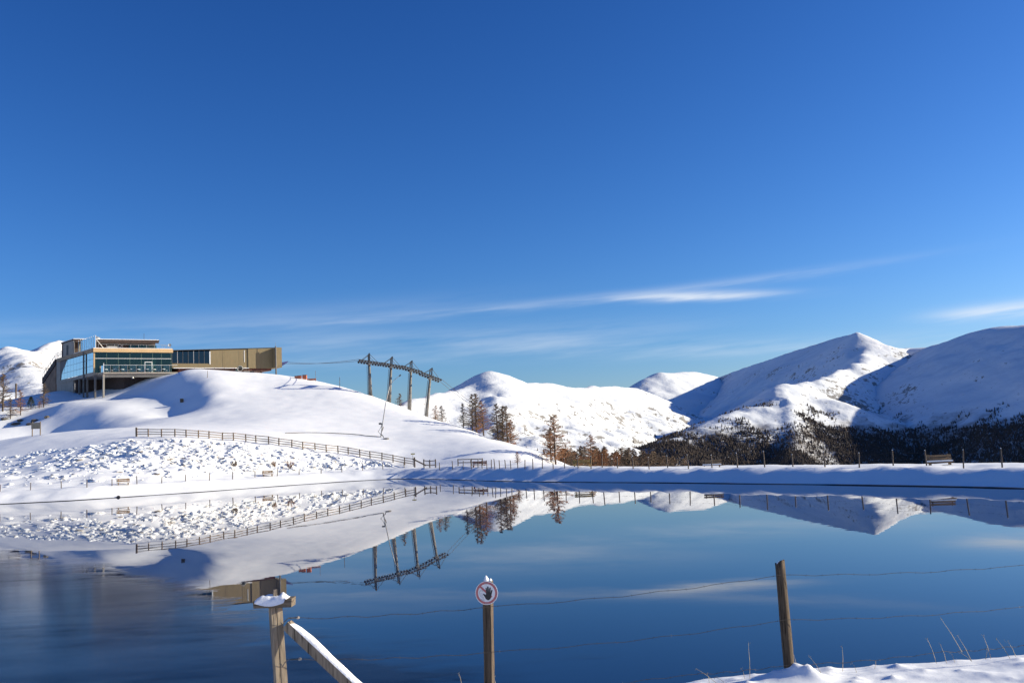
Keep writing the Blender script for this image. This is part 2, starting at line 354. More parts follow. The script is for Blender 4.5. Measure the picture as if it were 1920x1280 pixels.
# frame of the hilltop building: a along the front, b back along the glass side, z up
BP = at(175.5, 652.5, 240); BD = np.array([math.sin(math.radians(60)), math.cos(math.radians(60)), 0]); BS = np.array([math.sin(math.radians(-44)), math.cos(math.radians(-44)), 0])
def B(a, b, z): q = BP+BD*a+BS*b; return (q[0], q[1], z)
CP = []
for a, b, z in [(14, 0, 26.9), (20, 1, 27.6), (28, 1, 27.7), (36, 0, 27.3), (41, 0, 26.3), (47, 0, 26.1), (16, 14, 27.2), (30, 14, 27.2), (47, 14, 26), (4, 4, 22.2), (9, 3, 24.6), (2, 15, 23.6), (0, 27, 25.0), (8, 22, 25.5), (30, 30, 25), (55, 20, 23)]: CP.append(np.array(B(a, b, z)))
def cp(u, v, D): CP.append(at(u, v, D))
def off(pts, k, d, z):
    for i in range(0, len(pts)-1, k):
        e = pts[i+1]-pts[i]; e = e/np.linalg.norm(e); nrm = np.array([-e[1], e[0]])
        q = pts[i]+nrm*d; CP.append(np.array([q[0], q[1], z]))
off(shore_l, 2, 7, 1.75); off(shore_r[2:], 2, 5, 1.36); off(shore_r[3:], 2, 10, 1.25); off(shore_r[4:], 2, 22, -1.6); off(shore_r[4:], 3, 60, -9); off(shore_r[5:], 3, 120, -20)
ext = shore_l[0]+dl*30; CP.append(np.array([ext[0]-3, ext[1]+8, 1.8])); CP.append(np.array([ext[0]-22, ext[1]+45, 6.0]))
# slope under the rail fence, the knoll, the hollow left of it
for q in [(256, 818, 141), (392, 823, 142), (547, 839, 144), (693, 857, 146), (790, 872, 142),
          (60, 818, 152), (0, 835, 150), (0, 880, 131), (150, 850, 133), (350, 850, 131),
          (400, 800, 165), (500, 785, 177), (600, 800, 173), (715, 821, 165), (800, 835, 157), (900, 852, 143), (960, 861, 132),
          (600, 750, 207), (500, 735, 214), (450, 715, 222), (700, 775, 195), (800, 805, 177),
          (340, 697, 240), (380, 699, 241), (430, 699, 242), (480, 702, 241), (340, 693.5, 229), (380, 696, 229), (430, 696, 232), (480, 698, 238), (520, 702, 238), (560, 708, 236), (600, 716, 232), (640, 725.5, 227), (700, 743, 219), (770, 770, 206), (830, 790, 193), (900, 812, 177), (950, 828, 163), (1000, 845, 148), (1060, 872.5, 124),
          (398, 765, 196), (396, 740, 207), (385, 716, 217), (360, 701, 225), (335, 696, 231), (300, 720, 233), (250, 746, 234), (190, 747, 236), (130, 748, 242), (435, 745, 208), (435, 772, 192), (375, 790, 182), (190, 772, 205), (255, 799, 178),
          (200, 760, 210), (118, 752, 222), (300, 786, 190), (260, 778, 199), (60, 816, 165), (120, 812, 166), (200, 806, 170),
          (0, 770, 225), (40, 775, 225), (60, 765, 235), (0, 800, 205), (105, 735, 248)]: cp(*q)
for q in [(-77.6, 213.2, 17.0), (-73.1, 203.2, 13.0), (-83.4, 221.2, 19.7), (-88.6, 227, 21.0), (-114.5, 215.7, 12.0), (-97.8, 198.7, 8.8), (-88, 186, 8.6)]: CP.append(np.array(q))
for q in [(380, 691, 229), (480, 698, 238), (560, 708, 236), (640, 725.5, 227), (700, 743, 219), (770, 770, 206), (830, 790, 193), (900, 812, 177), (950, 828, 163), (1000, 845, 148), (1060, 872.5, 124)]:
    P = at(*q); r_ = P[:2]/np.linalg.norm(P[:2]); up = max(0, (P[2]-3.5)/q[2])
    for dd, dz in ((22, -1.5+18*up), (60, -11), (150, -34))[(2 if q[0] < 600 else 0):]:
        Q = P[:2]+r_*dd; CP.append(np.array([Q[0], Q[1], P[2]+dz]))
for q, z in [((25, 190), -4), ((40, 190), -5), ((20, 240), -8), ((50, 240), -9), ((30, 300), -18), ((70, 180), -9), ((10, 170), -3), ((15, 210), -6)]: CP.append(np.array([*q, z]))
for q, z in [((-150, 300), 20), ((-190, 250), 0), ((-190, 330), -10), ((-110, 400), -20), ((0, 400), -45), ((100, 380), -45), ((-190, 190), 5), ((-190, 130), 5), ((120, 250), -35), ((-60, 330), 12)]: CP.append(np.array([*q, z]))
CP = np.array(CP)
def tps_fit(P, lam):
    n = len(P); xy = P[:, :2]/100; r2 = ((xy[:, None]-xy[None])**2).sum(-1); K = np.where(r2 > 0, r2*np.log(r2+1e-20), 0)+lam*np.eye(n)
    A = np.zeros((n+3, n+3)); A[:n, :n] = K; A[:n, n] = 1; A[:n, n+1:] = xy; A[n, :n] = 1; A[n+1:, :n] = xy.T
    return np.linalg.solve(A, np.concatenate([P[:, 2], [0, 0, 0]])), xy
TW, TXY = tps_fit(CP, 4e-3)
def tps(X, Y):
    x = X/100; y = Y/100; z = TW[-3]+TW[-2]*x+TW[-1]*y
    for i in range(len(TXY)):
        r2 = (x-TXY[i, 0])**2+(y-TXY[i, 1])**2; z = z+TW[i]*r2*np.log(r2+1e-12)
    return z
def ground(X, Y, detail=True):
    X = np.asarray(X, float); Y = np.asarray(Y, float)
    wob = fbm(X, Y, 6.0, 3)*0.5
    sd = lake_sd(X, Y); t = tps(X, Y)
    # the embankment on the right is an even dyke: flat top, then falling away behind
    dyke = 1.03-np.clip(sd-6.5, 0, 1e9)*0.16*sstep(0, 14, np.clip(sd-6.5, 0, 1e9)); wr = sstep(2, 14, X-np.clip(Y-95, 0, 1e9)*0.18); t = t*(1-wr)+dyke*wr
    sdw = sd+wob*np.clip(sd/3, 0, 1)
    wr = sstep(2, 14, X-np.clip(Y-95, 0, 1e9)*0.18); bank = -0.12+(1.42-0.28*wr)*sstep(0.0, 1, sdw/(5.4-2.1*wr))**0.85
    w = sstep(3.0, 11.0, sd); z = bank*(1-w)+t*w
    if detail:
        k = sstep(0.3, 3, sd)
        z = z+k*(fbm(X, Y, 30, 4)*0.12*sstep(6, 30, sd)*(1-.9*wr)+(fbm(X, Y, 2.6, 4, 0.6)*0.4+np.abs(fbm(X, Y, 5, 3))*0.5)*sstep(5, 9, sd)*sstep(30, 20, sd+0.15*(X+60))*sstep(-14, -24, X)+fbm(X, Y, 3.2, 4, 0.55)*0.07+sstep(0.7, 2.2, sd)*fbm(X, Y, 1.6, 3, 0.6)*(0.05+0.22*sstep(8, 5, sd)))
    return np.where(sd < 0, -0.05-1.2*sstep(0, 4, -sd), z)
xs = np.concatenate([np.arange(-230, -125, 3.0), np.arange(-125, 45, 0.72), np.arange(45, 160, 3.0)])
ys = np.concatenate([np.arange(-30, 44, 4.0), np.arange(44, 150, 0.62), np.arange(150, 262, 0.8), np.arange(262, 440, 4.0)])
GX, GY = np.meshgrid(xs, ys); GZ = ground(GX, GY)
grid_obj('ground', GX, GY, GZ, SNOW)
def gz(x, y): return float(ground(np.array([x]), np.array([y]))[0])

lc = LAKE.mean(0); le = []
for i in range(len(LAKE)):
    e_ = LAKE[(i+1) % len(LAKE)]-LAKE[i-1]; n_ = np.array([-e_[1], e_[0]])/np.linalg.norm(e_); le.append((LAKE[i][0]+n_[0]*0.5, LAKE[i][1]+n_[1]*0.5, 0))
wm_ = MB().add(le, [tuple(range(len(le)-1, -1, -1))]); lw = wm_.build('lake_water', WATER); lw['kind'] = 'structure'

# black liner showing along the waterline
ln = MB(); pts = np.array(list(LAKE[:2])+shore_l+shore_r+list(LAKE[2+len(shore_l)+len(shore_r):2+len(shore_l)+len(shore_r)+2]))
dense = []
for a, b in zip(pts[:-1], pts[1:]):
    n = max(2, int(np.linalg.norm(b-a)/0.7))
    for i in range(n): dense.append(a+(b-a)*i/n)
dense = np.array(dense); tan = np.gradient(dense, axis=0); tan /= np.linalg.norm(tan, axis=1)[:, None]; nr = np.stack([-tan[:, 1], tan[:, 0]], 1)
vs = []; fs = []
for i, (p, n_) in enumerate(zip(dense, nr)):
    h = 0.03+0.015*vnoise(np.array([i*0.31]), np.array([3.3]))[0]*2; j = 0.10*vnoise(np.array([i*0.2]), np.array([8.1]))[0]
    q = p+n_*j; r2_ = q+n_*(0.10); r0 = q-n_*0.04
    vs += [(r0[0], r0[1], -0.1), (q[0], q[1], h), (r2_[0], r2_[1], h+0.02), (r2_[0]+n_[0]*.05, r2_[1]+n_[1]*.05, -0.1)]
    if i:
        for k in range(3): fs.append((4*i-4+k, 4*i+k, 4*i+k+1, 4*i-4+k+1))
o = ln.add(vs, fs).build('pond_liner', LINER, smooth=True); o['kind'] = 'structure'

# near bank on which the photographer stands
cr = np.array([at(1300, 1280, 9.7), at(1480, 1263, 9.6), at(1700, 1245, 9.7), at(1920, 1229, 9.8)])
kx = np.polyfit(cr[:, 0], cr[:, 2], 1)
xs = np.concatenate([np.arange(-70, -6, 3.0), np.arange(-6, -0.0, 0.2), np.arange(0.0, 6.6, 0.03), np.arange(6.6, 12, 0.3), np.arange(12, 60, 4)])
ys = np.concatenate([np.arange(-25, -1, 3.0), np.arange(-1, 6.5, 0.25), np.arange(6.5, 10.6, 0.03), np.arange(10.6, 15, 0.15)])
NX, NY = np.meshgrid(xs, ys)
def nearz(X, Y):
    cz = np.polyval(kx, np.clip(X, -4, 7)); yc = 9.75+0.25*vnoise(X*0.8+3, X*0+2)
    cz = cz-0.07*sstep(2.1, 0.9, X)
    z = cz+(yc-Y)*0.03+0.5*sstep(5, 0, Y)
    z = z-np.where(Y > yc, 0.62*(np.sqrt((Y-yc)**2+0.15**2)-0.15), 0)
    z = z+fbm(X, Y, 1.3, 4)*0.05+fbm(X, Y, 0.22, 3)*0.010
    return z
NZ = nearz(NX, NY)
tufts = []
for i in range(150):
    x = rng.uniform(0.6, 6.4); y = rng.uniform(8.3, 10.0); h = rng.uniform(0.012, 0.05)*rng.random()**0.7; r_ = rng.uniform(0.03, 0.09); tufts.append((x, y, h, r_))
PR = at(1481, 1262, 9.5)
tufts += [(PR[0]+0.03, PR[1]-0.03, 0.10, 0.13), (PR[0]+0.16, PR[1]-0.1, 0.11, 0.09), (PR[0]-0.15, PR[1], 0.06, 0.12)]
for x, y, h, r_ in tufts:
    d = np.sqrt((NX-x)**2+((NY-y)*1.1)**2+((NX-x)*(NY-y))*0.5*0); NZ += h*np.exp(-(d/r_)**1.2)
grid_obj('snow_bank', NX, NY, NZ, SNOWNEAR)

# ------------------------------------------------------------------ mountains
def ridge_field(X, Y, ridges, k=9.0):
    acc = None; mx = None; hs_ = []
    for pts, slope, rnd in ridges:
        best = np.full(X.shape, -1e9)
        for a, b in zip(pts[:-1], pts[1:]):
            e = b[:2]-a[:2]; t = np.clip(((X-a[0])*e[0]+(Y-a[1])*e[1])/(e@e), 0, 1)
            d = np.sqrt((X-a[0]-t*e[0])**2+(Y-a[1]-t*e[1])**2)
            h = a[2]+(b[2]-a[2])*t-slope*(np.sqrt(d*d+rnd*rnd)-rnd); best = np.maximum(best, h)
        hs_.append(best)
    m = np.max(hs_, axis=0); s_ = sum(np.exp(np.clip((h-m)/k, -50, 0)) for h in hs_)
    return m+k*np.log(s_)
def R(*p): return [at(*q) for q in p]
HF = {}
def mountain(name, ridges, x0, x1, y0, y1, step, amp, seed, zmin=-140, gul=0.0):
    xs = np.arange(x0, x1, step); ys = np.arange(y0, y1, step); X, Y = np.meshgrid(xs, ys)
    wx = fbm(X, Y, 420, 4, 0.5, seed)*60; wy = fbm(X, Y, 420, 4, 0.5, seed+5)*60
    Z0 = ridge_field(X, Y, ridges); Z1 = ridge_field(X+wx, Y+wy, ridges)
    crest = np.clip((Z1-Z0)/40, -1, 1)
    top = max(p[2] for r_ in ridges for p in r_[0])
    w = sstep(0, 160, top-Z0)
    Z = Z0*(1-0.7*w)+Z1*0.7*w
    Z = Z+fbm(X, Y, 260, 6, 0.5, seed+2)*amp*(0.25+0.75*w)+fbm(X, Y, 60, 5, 0.6, seed+3)*amp*0.16
    if gul: Z = Z-np.abs(fbm(X, Y, 130, 5, 0.55, seed+8))*gul*1.8*w
    Z = np.maximum(Z, zmin-5)
    grid_obj(name, X, Y, Z, MOUNTW if name in ('pointed_mountain', 'broad_mountain') else MOUNT); HF[name] = (xs, ys, Z)
# white mountain in the middle, with the rounded peak behind it
mountain('middle_mountain', [
    (R((600, 775, 1700), (700, 757, 1900), (790, 742, 2100), (850, 734, 2250), (880, 722, 2350), (902, 708, 2400), (915, 704, 2420), (930, 706, 2440), (950, 713, 2500), (980, 718, 2600), (1030, 721, 2800), (1075, 729, 3000), (1110, 727, 3150), (1150, 723, 3400), (1190, 728, 3700)), 0.48, 8),
    (R((1110, 728, 3150), (1145, 770, 2900), (1175, 815, 2700)), 0.55, 20), (R((918, 700, 2420), (945, 770, 2100), (985, 850, 1700)), 0.5, 40), (R((1030, 722, 2800), (1070, 780, 2350), (1120, 845, 1900)), 0.46, 60)],
    -1100, 900, 1000, 3900, 9, 22, 3, gul=18)
mountain('rounded_mountain', [
    (R((1150, 740, 4300), (1190, 728, 4450), (1213, 708, 4550), (1235, 701, 4600), (1265, 699, 4700), (1300, 697, 4800), (1345, 707, 5100), (1420, 730, 5600)), 0.5, 30),
    (R((1235, 701, 4600), (1210, 760, 4200), (1180, 810, 3900)), 0.5, 40)], 0, 1900, 3500, 5800, 12, 22, 11, gul=8)
mountain('pointed_mountain', [
    (R((1290, 727, 5600), (1345, 707, 5000), (1400, 688, 4650), (1480, 661, 4200), (1550, 639, 3800), (1590, 627, 3560), (1607, 622, 3450), (1622, 635, 3420), (1640, 641, 3450), (1665, 648, 3500), (1700, 652, 3600), (1760, 655, 3800)), 0.62, 5),
    (R((1640, 643, 3450), (1610, 668, 3200), (1580, 690, 3000), (1560, 704, 2850), (1510, 714, 2700), (1475, 722, 2600), (1480, 760, 2400), (1488, 800, 2250), (1495, 835, 2100), (1500, 880, 1900)), 0.75, 10),
    (R((1475, 722, 2620), (1420, 760, 2450), (1345, 785, 2350), (1240, 833, 2150), (1200, 870, 2000)), 0.45, 40)],
    100, 1900, 1500, 5700, 9, 14, 23, gul=10)
mountain('broad_mountain', [
    (R((1650, 690, 3950), (1700, 653, 3700), (1740, 652, 3450), (1780, 640, 3200), (1830, 622, 3000), (1880, 612, 2850), (1950, 606, 2700), (2100, 610, 2400), (2250, 640, 2100), (2400, 720, 1850)), 0.55, 50)],
    600, 3300, 1500, 4400, 10, 13, 31, gul=8)
mountain('left_mountain', [
    (R((-500, 680, 2300), (-150, 672, 2600), (0, 654, 2800), (20, 650, 2850), (45, 657, 2900), (68, 660, 2950), (95, 641, 3050), (112, 637, 3150), (140, 640, 3300), (200, 660, 3500), (300, 700, 3900)), 0.6, 5),
    (R((25, 650, 2850), (60, 700, 2400), (100, 760, 1900)), 0.5, 30), (R((-150, 672, 2600), (-40, 735, 2000), (40, 800, 1500)), 0.45, 40)], -2600, -600, 1200, 4000, 12, 18, 41, gul=18)
# valley floor out to the horizon
vf = MB(); vv = []; ff = []
for r_ in (350, 700, 1500, 3000, 5000, 7000, 9000):
    for k in range(48): vv.append((r_*math.sin(k*math.pi/24), r_*math.cos(k*math.pi/24), -95 if r_ > 400 else -60))
for j in range(6):
    for k in range(48): ff.append((j*48+k, j*48+(k+1) % 48, (j+1)*48+(k+1) % 48, (j+1)*48+k))
o = vf.add(vv, [f[::-1] for f in ff]).build('valley_floor', MOUNT); o['kind'] = 'structure'

# far woods on the lower slopes: one mass
def hf_at(name, x, y):
    xs, ys, Z = HF[name]; i = (x-xs[0])/(xs[1]-xs[0]); j = (y-ys[0])/(ys[1]-ys[0]); i = np.clip(i, 0, len(xs)-2); j = np.clip(j, 0, len(ys)-2)
    i0 = i.astype(int); j0 = j.astype(int); fx = i-i0; fy = j-j0
    return (Z[j0, i0]*(1-fx)+Z[j0, i0+1]*fx)*(1-fy)+(Z[j0+1, i0]*(1-fx)+Z[j0+1, i0+1]*fx)*fy
def forest(cands):
    V = []; Fc = []
    for x, y, z, h in cands:
        n = 4; r1 = h*random.uniform(0.16, 0.27); b = len(V); a0 = random.random()*6
        for rr, hh in ((r1, 0.0), (r1*0.62, 0.5)):
            for k in range(n):
                q = rr*random.uniform(0.6, 1.3); V.append((x+q*math.cos(a0+k*2*math.pi/n), y+q*math.sin(a0+k*2*math.pi/n), z+h*(hh+random.uniform(-.08, .08))))
        V.append((x, y, z+h))
        for k in range(n): Fc.append((b+k, b+(k+1) % n, b+n+(k+1) % n, b+n+k)); Fc.append((b+n+k, b+n+(k+1) % n, b+2*n))
    return V, Fc
cands = []
N = 700000
az = rng.uniform(math.radians(4), math.radians(33), N); rr = rng.uniform(1500, 3300, N)
x = rr*np.sin(az); y = rr*np.cos(az)
hm = {k: np.where((x > HF[k][0][0]) & (x < HF[k][0][-1]) & (y > HF[k][1][0]) & (y < HF[k][1][-1]), hf_at(k, x, y), -1e9) for k in ('pointed_mountain', 'broad_mountain')}
z = np.maximum(hm['pointed_mountain'], hm['broad_mountain'])
tl = 28+fbm(x, y, 320, 4, 0.55, 3.0)*70+fbm(x, y, 60, 3, 0.6, 7.0)*50
dens = sstep(25, -30, z-tl)*0.95*(0.35+0.65*sstep(-0.35, 0.05, fbm(x, y, 120, 4, 0.6, 1.0)+0.15))
vis = (z-3.5)/y > -0.045
# the sunlit rocky nose stays thinly wooded
nose = at(1492, 815, 2200); dn = np.hypot(x-nose[0], (y-nose[1])*0.35); dens = dens*np.where(dn < 70, 0.25, 1)
keep = np.where((rng.random(N) < dens) & vis & (z > -130))[0][:70000]
for i in keep: cands.append((x[i], y[i], z[i]-0.5, random.uniform(3.5, 6.5)+4*random.random()**3))
V, Fc = forest(cands); o = MB(); o.v = V; o.f = Fc; o = o.build('mountain_forest', FOREST)
tag(o, 'dark brown wood covering the lower slopes of the mountains on the right', 'forest', kind='stuff')
# a few single shrubs scattered on the middle mountain's foot
xx = []
for i in range(900):
    a = rng.uniform(math.radians(0), math.radians(12)); r_ = rng.uniform(1300, 3600); px, py = r_*math.sin(a), r_*math.cos(a)
    zz = max(float(hf_at(k, np.array([px]), np.array([py]))[0]) if HF[k][0][0] < px < HF[k][0][-1] and HF[k][1][0] < py < HF[k][1][-1] else -1e9 for k in ('middle_mountain', 'pointed_mountain', 'rounded_mountain'))
    if -110 < zz < 25+40*vnoise(np.array([px/200]), np.array([py/200]))[0] and vnoise(np.array([px/90.]), np.array([py/90.]))[0] > 0.02: xx.append((px, py, zz-0.5, random.uniform(4, 9)))
V, Fc = forest(xx); o = MB(); o.v = V; o.f = Fc; o = o.build('sparse_valley_trees', FOREST)
tag(o, 'scattered far dark trees at the foot of the white middle mountain', 'trees', kind='stuff')

# ------------------------------------------------------------------ placing things on the ground
def gpix_many(uv, D=None):
    D = np.concatenate([np.arange(44, 130, 1.0), np.arange(130, 330, 1.5)]) if D is None else D; uv = np.array(uv, float)
    P = np.array([[at(u, v, 1.0)-CAM for u, v in uv]])[0]
    X = P[:, 0:1]*D; Y = P[:, 1:2]*D; Zr = EYE+P[:, 2:3]*D; G = ground(X, Y)
    hit = Zr < G; hit[:, -1] = True; k = hit.argmax(1); i = np.arange(len(k)); k0 = np.maximum(k-1, 0)
    a = (Zr-G)[i, k0]; b = (Zr-G)[i, k]; t = np.where(a > b, np.clip(a/(a-b+1e-9), 0, 1), 0); Dh = D[k0]+(D[k]-D[k0])*t
    q = np.stack([P[:, 0]*Dh, Dh], 1); z = ground(q[:, 0], q[:, 1]); return np.concatenate([q, z[:, None]], 1)
def gpix(u, v): return gpix_many([(u, v)])[0]
def height_to(P, vtop, u=None):
    """metres up from P to the sight line at image row vtop"""
    d = P-CAM; dd = at(960+F*(d@_rc)/(d@_fw) if u is None else u, vtop, P[1]); return float(dd[2]-P[2])

# ------------------------------------------------------------------ restaurant on the knoll
rest = empty('mountain_restaurant', B(0, 0, 22), 'two-storey glass-fronted mountain restaurant with deck on columns atop the snowy knoll', 'building')
def bb(name, a0, a1, b0, b1, z0, z1, mat, par, z1r=None, z0r=None):
    t0 = z1; t1 = z1 if z1r is None else z1r; u0 = z0; u1 = z0 if z0r is None else z0r
    return MB().hexa([B(a0, b0, u0), B(a1, b0, u1), B(a1, b1, u1), B(a0, b1, u0), B(a0, b0, t0), B(a1, b0, t1), B(a1, b1, t1), B(a0, b1, t0)]).build(name, mat, par)
def qd(name, p, th, mat, par):   # thin solid panel from 4 (a,b,z) corners, thickness along the building's depth or width
    dv = th if hasattr(th, '__len__') else (0, th, 0)
    return MB().hexa([B(*x) for x in p]+[B(x[0]+dv[0], x[1]+dv[1], x[2]+dv[2]) for x in p]).build(name, mat, par)
bb('floor_slab', 0.05, 19.0, 0.0, 25, 27.05, 27.75, CONC, rest)
bb('ceiling_slab', 0.15, 18.9, 0.15, 24, 32.85, 33.05, CONCD, rest)
bb('back_wall', 0.3, 18.9, 12.0, 12.3, 27.75, 32.85, plain('interior_wall', (0.26, 0.27, 0.22), 0.8, 0.4, 0.5), rest)
bb('kitchen_block', 10.5, 15.5, 3.0, 11.9, 27.76, 31.6, CONC, rest)
rf = bb('roof', -0.15, 19.25, -0.25, 24.6, 33.06, 33.98, CONC, rest)
bb('roof_snow', -0.1, 19.2, -0.2, 14.2, 33.985, 34.15, SNOW, rf)
bb('fascia', -0.2, 19.3, -0.42, -0.26, 33.0, 34.0, FASCIA, rf)
bb('side_fascia', -0.32, -0.16, -0.2, 26.5, 33.05, 33.97, plain('brown_fascia', (0.30, 0.22, 0.14), 0.8, 0.2, 1.0), rf)  # duller, darker brown than the front fascia
# front glazing
fa = [0.35, 3.1, 5.9, 8.7, 11.5, 14.3, 16.5, 18.95]
for i in range(7):
    for z0, z1 in ((27.8, 31.32), (31.5, 32.95)):
        bb('front_pane', fa[i]+0.05, fa[i+1]-0.05, 0.02, 0.05, z0, z1, GLASS, rest)
for a in fa: bb('mullion', a-0.04, a+0.04, -0.02, 0.12, 27.78, 33.0, GREENM, rest)
bb('transom', 0.3, 19.0, -0.05, 0.14, 31.34, 31.48, FRAMEW, rest)
bb('corner_post', 0.0, 0.28, -0.05, 0.2, 27.78, 33.0, FASCIA, rest)
bb('end_wall', 18.98, 19.2, 0.1, 12, 27.78, 33.0, GLASS, rest)
bb('entrance_door', 12.3, 14.2, -0.12, -0.03, 27.78, 30.6, FRAMEW, rest); bb('door_glass', 12.5, 14.0, -0.16, -0.13, 27.9, 30.4, GLASS, rest)
# side glazing with its slanted end
def bmax(z): return 24.8-(z-28.2)*6.1/4.85
cb = np.arange(0.25, 25, 2.35); rz_ = [27.85, 29.55, 31.25, 32.98]
for i in range(len(cb)-1):
    for j in range(3):
        z0, z1 = rz_[j]+0.04, rz_[j+1]-0.04; b0, b1 = cb[i]+0.04, cb[i+1]-0.04
        lo, hi = min(b1, bmax(z0)), min(b1, bmax(z1))
        if lo <= b0+0.2: continue
        hi = max(hi, b0+0.01)
        qd('side_pane', [(0.0, b0, z0), (0.0, lo, z0), (0.0, hi, z1), (0.0, b0, z1)], (0.04, 0, 0), GLASSB, rest)
for i, b in enumerate(cb[1:]):
    zt = min(33.0, 28.2+(24.8-b)*4.85/6.1)
    if zt > 28.2: bb('side_mullion', 0.0, 0.09, b-0.03, b+0.03, 27.8, zt, STEELD, rest)
for z in rz_[1:3]: bb('side_transom', 0.01, 0.08, 0.25, bmax(z), z-0.03, z+0.03, STEELD, rest)
qd('slanted_wall', [(0.12, 18.7, 33.02), (0.12, 24.8, 28.1), (0.12, 27.4, 28.1), (0.12, 27.4, 33.02)], (0.3, 0, 0), CONCD, rest)
bb('side_wall', 0.08, 0.5, 14.8, 27.6, 21.5, 27.04, CONC, rest); bb('end_pier', 0.06, 0.6, 24.8, 27.8, 27.05, 33.9, CONC, rest)
bb('slab_edge', -0.12, 0.03, -0.1, 24.9, 27.0, 27.8, CONC, rest, None)
bb('drain_pipe', -0.5, -0.2, 5.7, 6.1, 21.5, 33.6, STEELD, rest)
for a, b, m_ in ((0.4, 0.0, CONCD), (0.4, 5.6, CONCD), (0.4, 11.2, CONCD), (1.1, -3.6, CONC)):
    q = B(a, b, 0); bb('column', a-0.2, a+0.2, b-0.22, b+0.22, gz(q[0], q[1])-1.0, 27.04, m_, rest)
bb('void_shade_wall', 7.0, 7.4, -0.5, 14.7, 18.5, 27.04, DARKW, rest); bb('rear_void_shade_wall', 0.5, 7.0, 13.8, 14.7, 18.5, 27.04, DARKW, rest); bb('deck_void_shade_wall', 7.4, 14.5, -0.5, 0, 18.5, 27.04, DARKW, rest)  # dark colour stands in for deep shade in the void under the deck
# deck in front
dk = bb('deck', 0.9, 19.0, -4.0, -0.02, 27.08, 27.5, CONC, rest); bb('deck_beam', 1.0, 17.0, -3.7, -3.3, 26.2, 27.07, CONCD, dk)
for i in range(5): qd('balustrade_pane', [(0.95, -3.95+i*0.82, 27.55), (0.95, -3.2+i*0.82, 27.55), (0.95, -3.2+i*0.82, 29.25), (0.95, -3.95+i*0.82, 29.25)], (0.04, 0, 0), GLASSB, dk)
bb('balustrade_post', 0.9, 1.05, -4.03, -3.96, 27.5, 29.8, FRAMEW, dk)
bb('handrail', 1.0, 18.9, -3.97, -3.90, 29.28, 29.36, FRAMEW, dk)
for a in np.arange(2.6, 19, 2.05): bb('railing_post', a-0.03, a+0.03, -3.96, -3.91, 27.5, 29.28, STEEL, dk)
for i in range(8): qd('railing_pane', [(1.1+i*2.05, -3.93, 27.6), (2.5+i*2.05, -3.93, 27.6), (2.5+i*2.05, -3.93, 29.2), (1.1+i*2.05, -3.93, 29.2)], (0, 0.02, 0), glass_mat('clear_railing_glass', (0.86, 0.9, 0.88), (0.8, 0.85, 0.85), trans=0.97) if i == 0 else bpy.data.materials['clear_railing_glass'], dk)
MB().tube([B(8, -3.75, 26.3), B(8, -3.8, 25.9)], [0.12, 0.3], 10).build('floodlight', plain('white_lamp', (0.85, 0.82, 0.7), 0.3, 0.05, 3, 0), dk)
# set-back upper storey
up = bb('upper_storey', 0.0, 21.4, 16.0, 23.5, 34.0, 37.7, DARKW, rest)
bb('upper_side_wall', -0.05, 0.25, 14.3, 22.3, 33.99, 37.72, CONC, up); bb('upper_roof', -0.2, 21.7, 14.1, 23.6, 37.74, 38.05, DARKW, up); bb('upper_roof_snow', -0.15, 21.6, 14.15, 23.5, 38.06, 38.2, SNOW, up)
bb('roof_soffit_board', 0.3, 21.6, 14.2, 14.4, 37.2, 37.73, DARKW, up)
bb('side_door', -0.1, -0.051, 18.2, 19.6, 34.2, 36.9, BLACK, up)
for i in range(4): bb('upper_pane', 14.0+i*1.85, 15.75+i*1.85, 15.0, 15.05, 34.2, 36.6, GLASS, up)
for a in (11.6, 17.4): bb('window_frame', a, a+0.9, 15.9, 15.98, 36.2, 37.0, FRAMEW, up); bb('window_glass', a+0.12, a+0.78, 15.86, 15.89, 36.3, 36.9, BLACK, up)
bb('air_unit', 8.6, 11.2, 15.1, 15.9, 34.2, 36.4, STEEL, up); bb('upper_post', 1.5, 1.7, 14.5, 14.7, 34.2, 37.2, FASCIA, up)
for i in range(8): qd('screen_pane', [(1.0, 1.6+i*1.53, 34.2), (1.0, 3.05+i*1.53, 34.2), (1.0, 3.05+i*1.53, 37.4), (1.0, 1.6+i*1.53, 37.4)], (0.04, 0, 0), GLASSB, rest)
for i in range(9): bb('screen_post', 0.95, 1.1, 1.52+i*1.53, 1.6+i*1.53, 34.1, 37.6, FRAMEW, rest)
MB().beam(B(1.3, 1.7, 36.4), B(3.4, 2.6, 34.2), 0.1, 0.1).build('screen_brace', STEEL, rest)
bb('terrace_handrail', 1.2, 19.0, 0.5, 0.56, 35.15, 35.22, STEEL, rest)
for a in np.arange(1.3, 19.1, 1.95): bb('terrace_post', a-0.03, a+0.03, 0.5, 0.56, 34.0, 35.15, STEEL, rest)
for k, a in enumerate((19.8, 20.6, 21.3)): bb('side_terrace_post', a-0.03, a+0.03, 6, 6.06, 33.6, 35.5, STEEL, rest)
bb('side_terrace_floor', 19.26, 21.6, 2, 13, 33.3, 33.7, CONC, rest); bb('side_terrace_rail', 19.3, 21.4, 6, 6.06, 35.5, 35.56, STEEL, rest)
vm = MB(); vm.tube([B(6.6, 17, 38.0), B(6.6, 17, 38.5), B(6.6, 17, 38.9), B(6.6, 17, 39.15)], [1.05, 1.0, 0.75, 0.2], 14); vm.build('roof_ventilator', STEEL, up, True)
MB().tube([B(18.0, 15, 38.0), B(18.0, 15, 40.0)], 0.05, 5).build('antenna', STEELD, up)
dm = MB(); c_ = Vector(B(21.2, 6.2, 35.75)); dm.tube([c_, c_+Vector((0.05, -0.1, 0.0)), c_+Vector((0.1, -0.25, 0.0))], [0.08, 0.3, 0.42], 12, False); dm.build('satellite_dish', FRAMEW, rest)
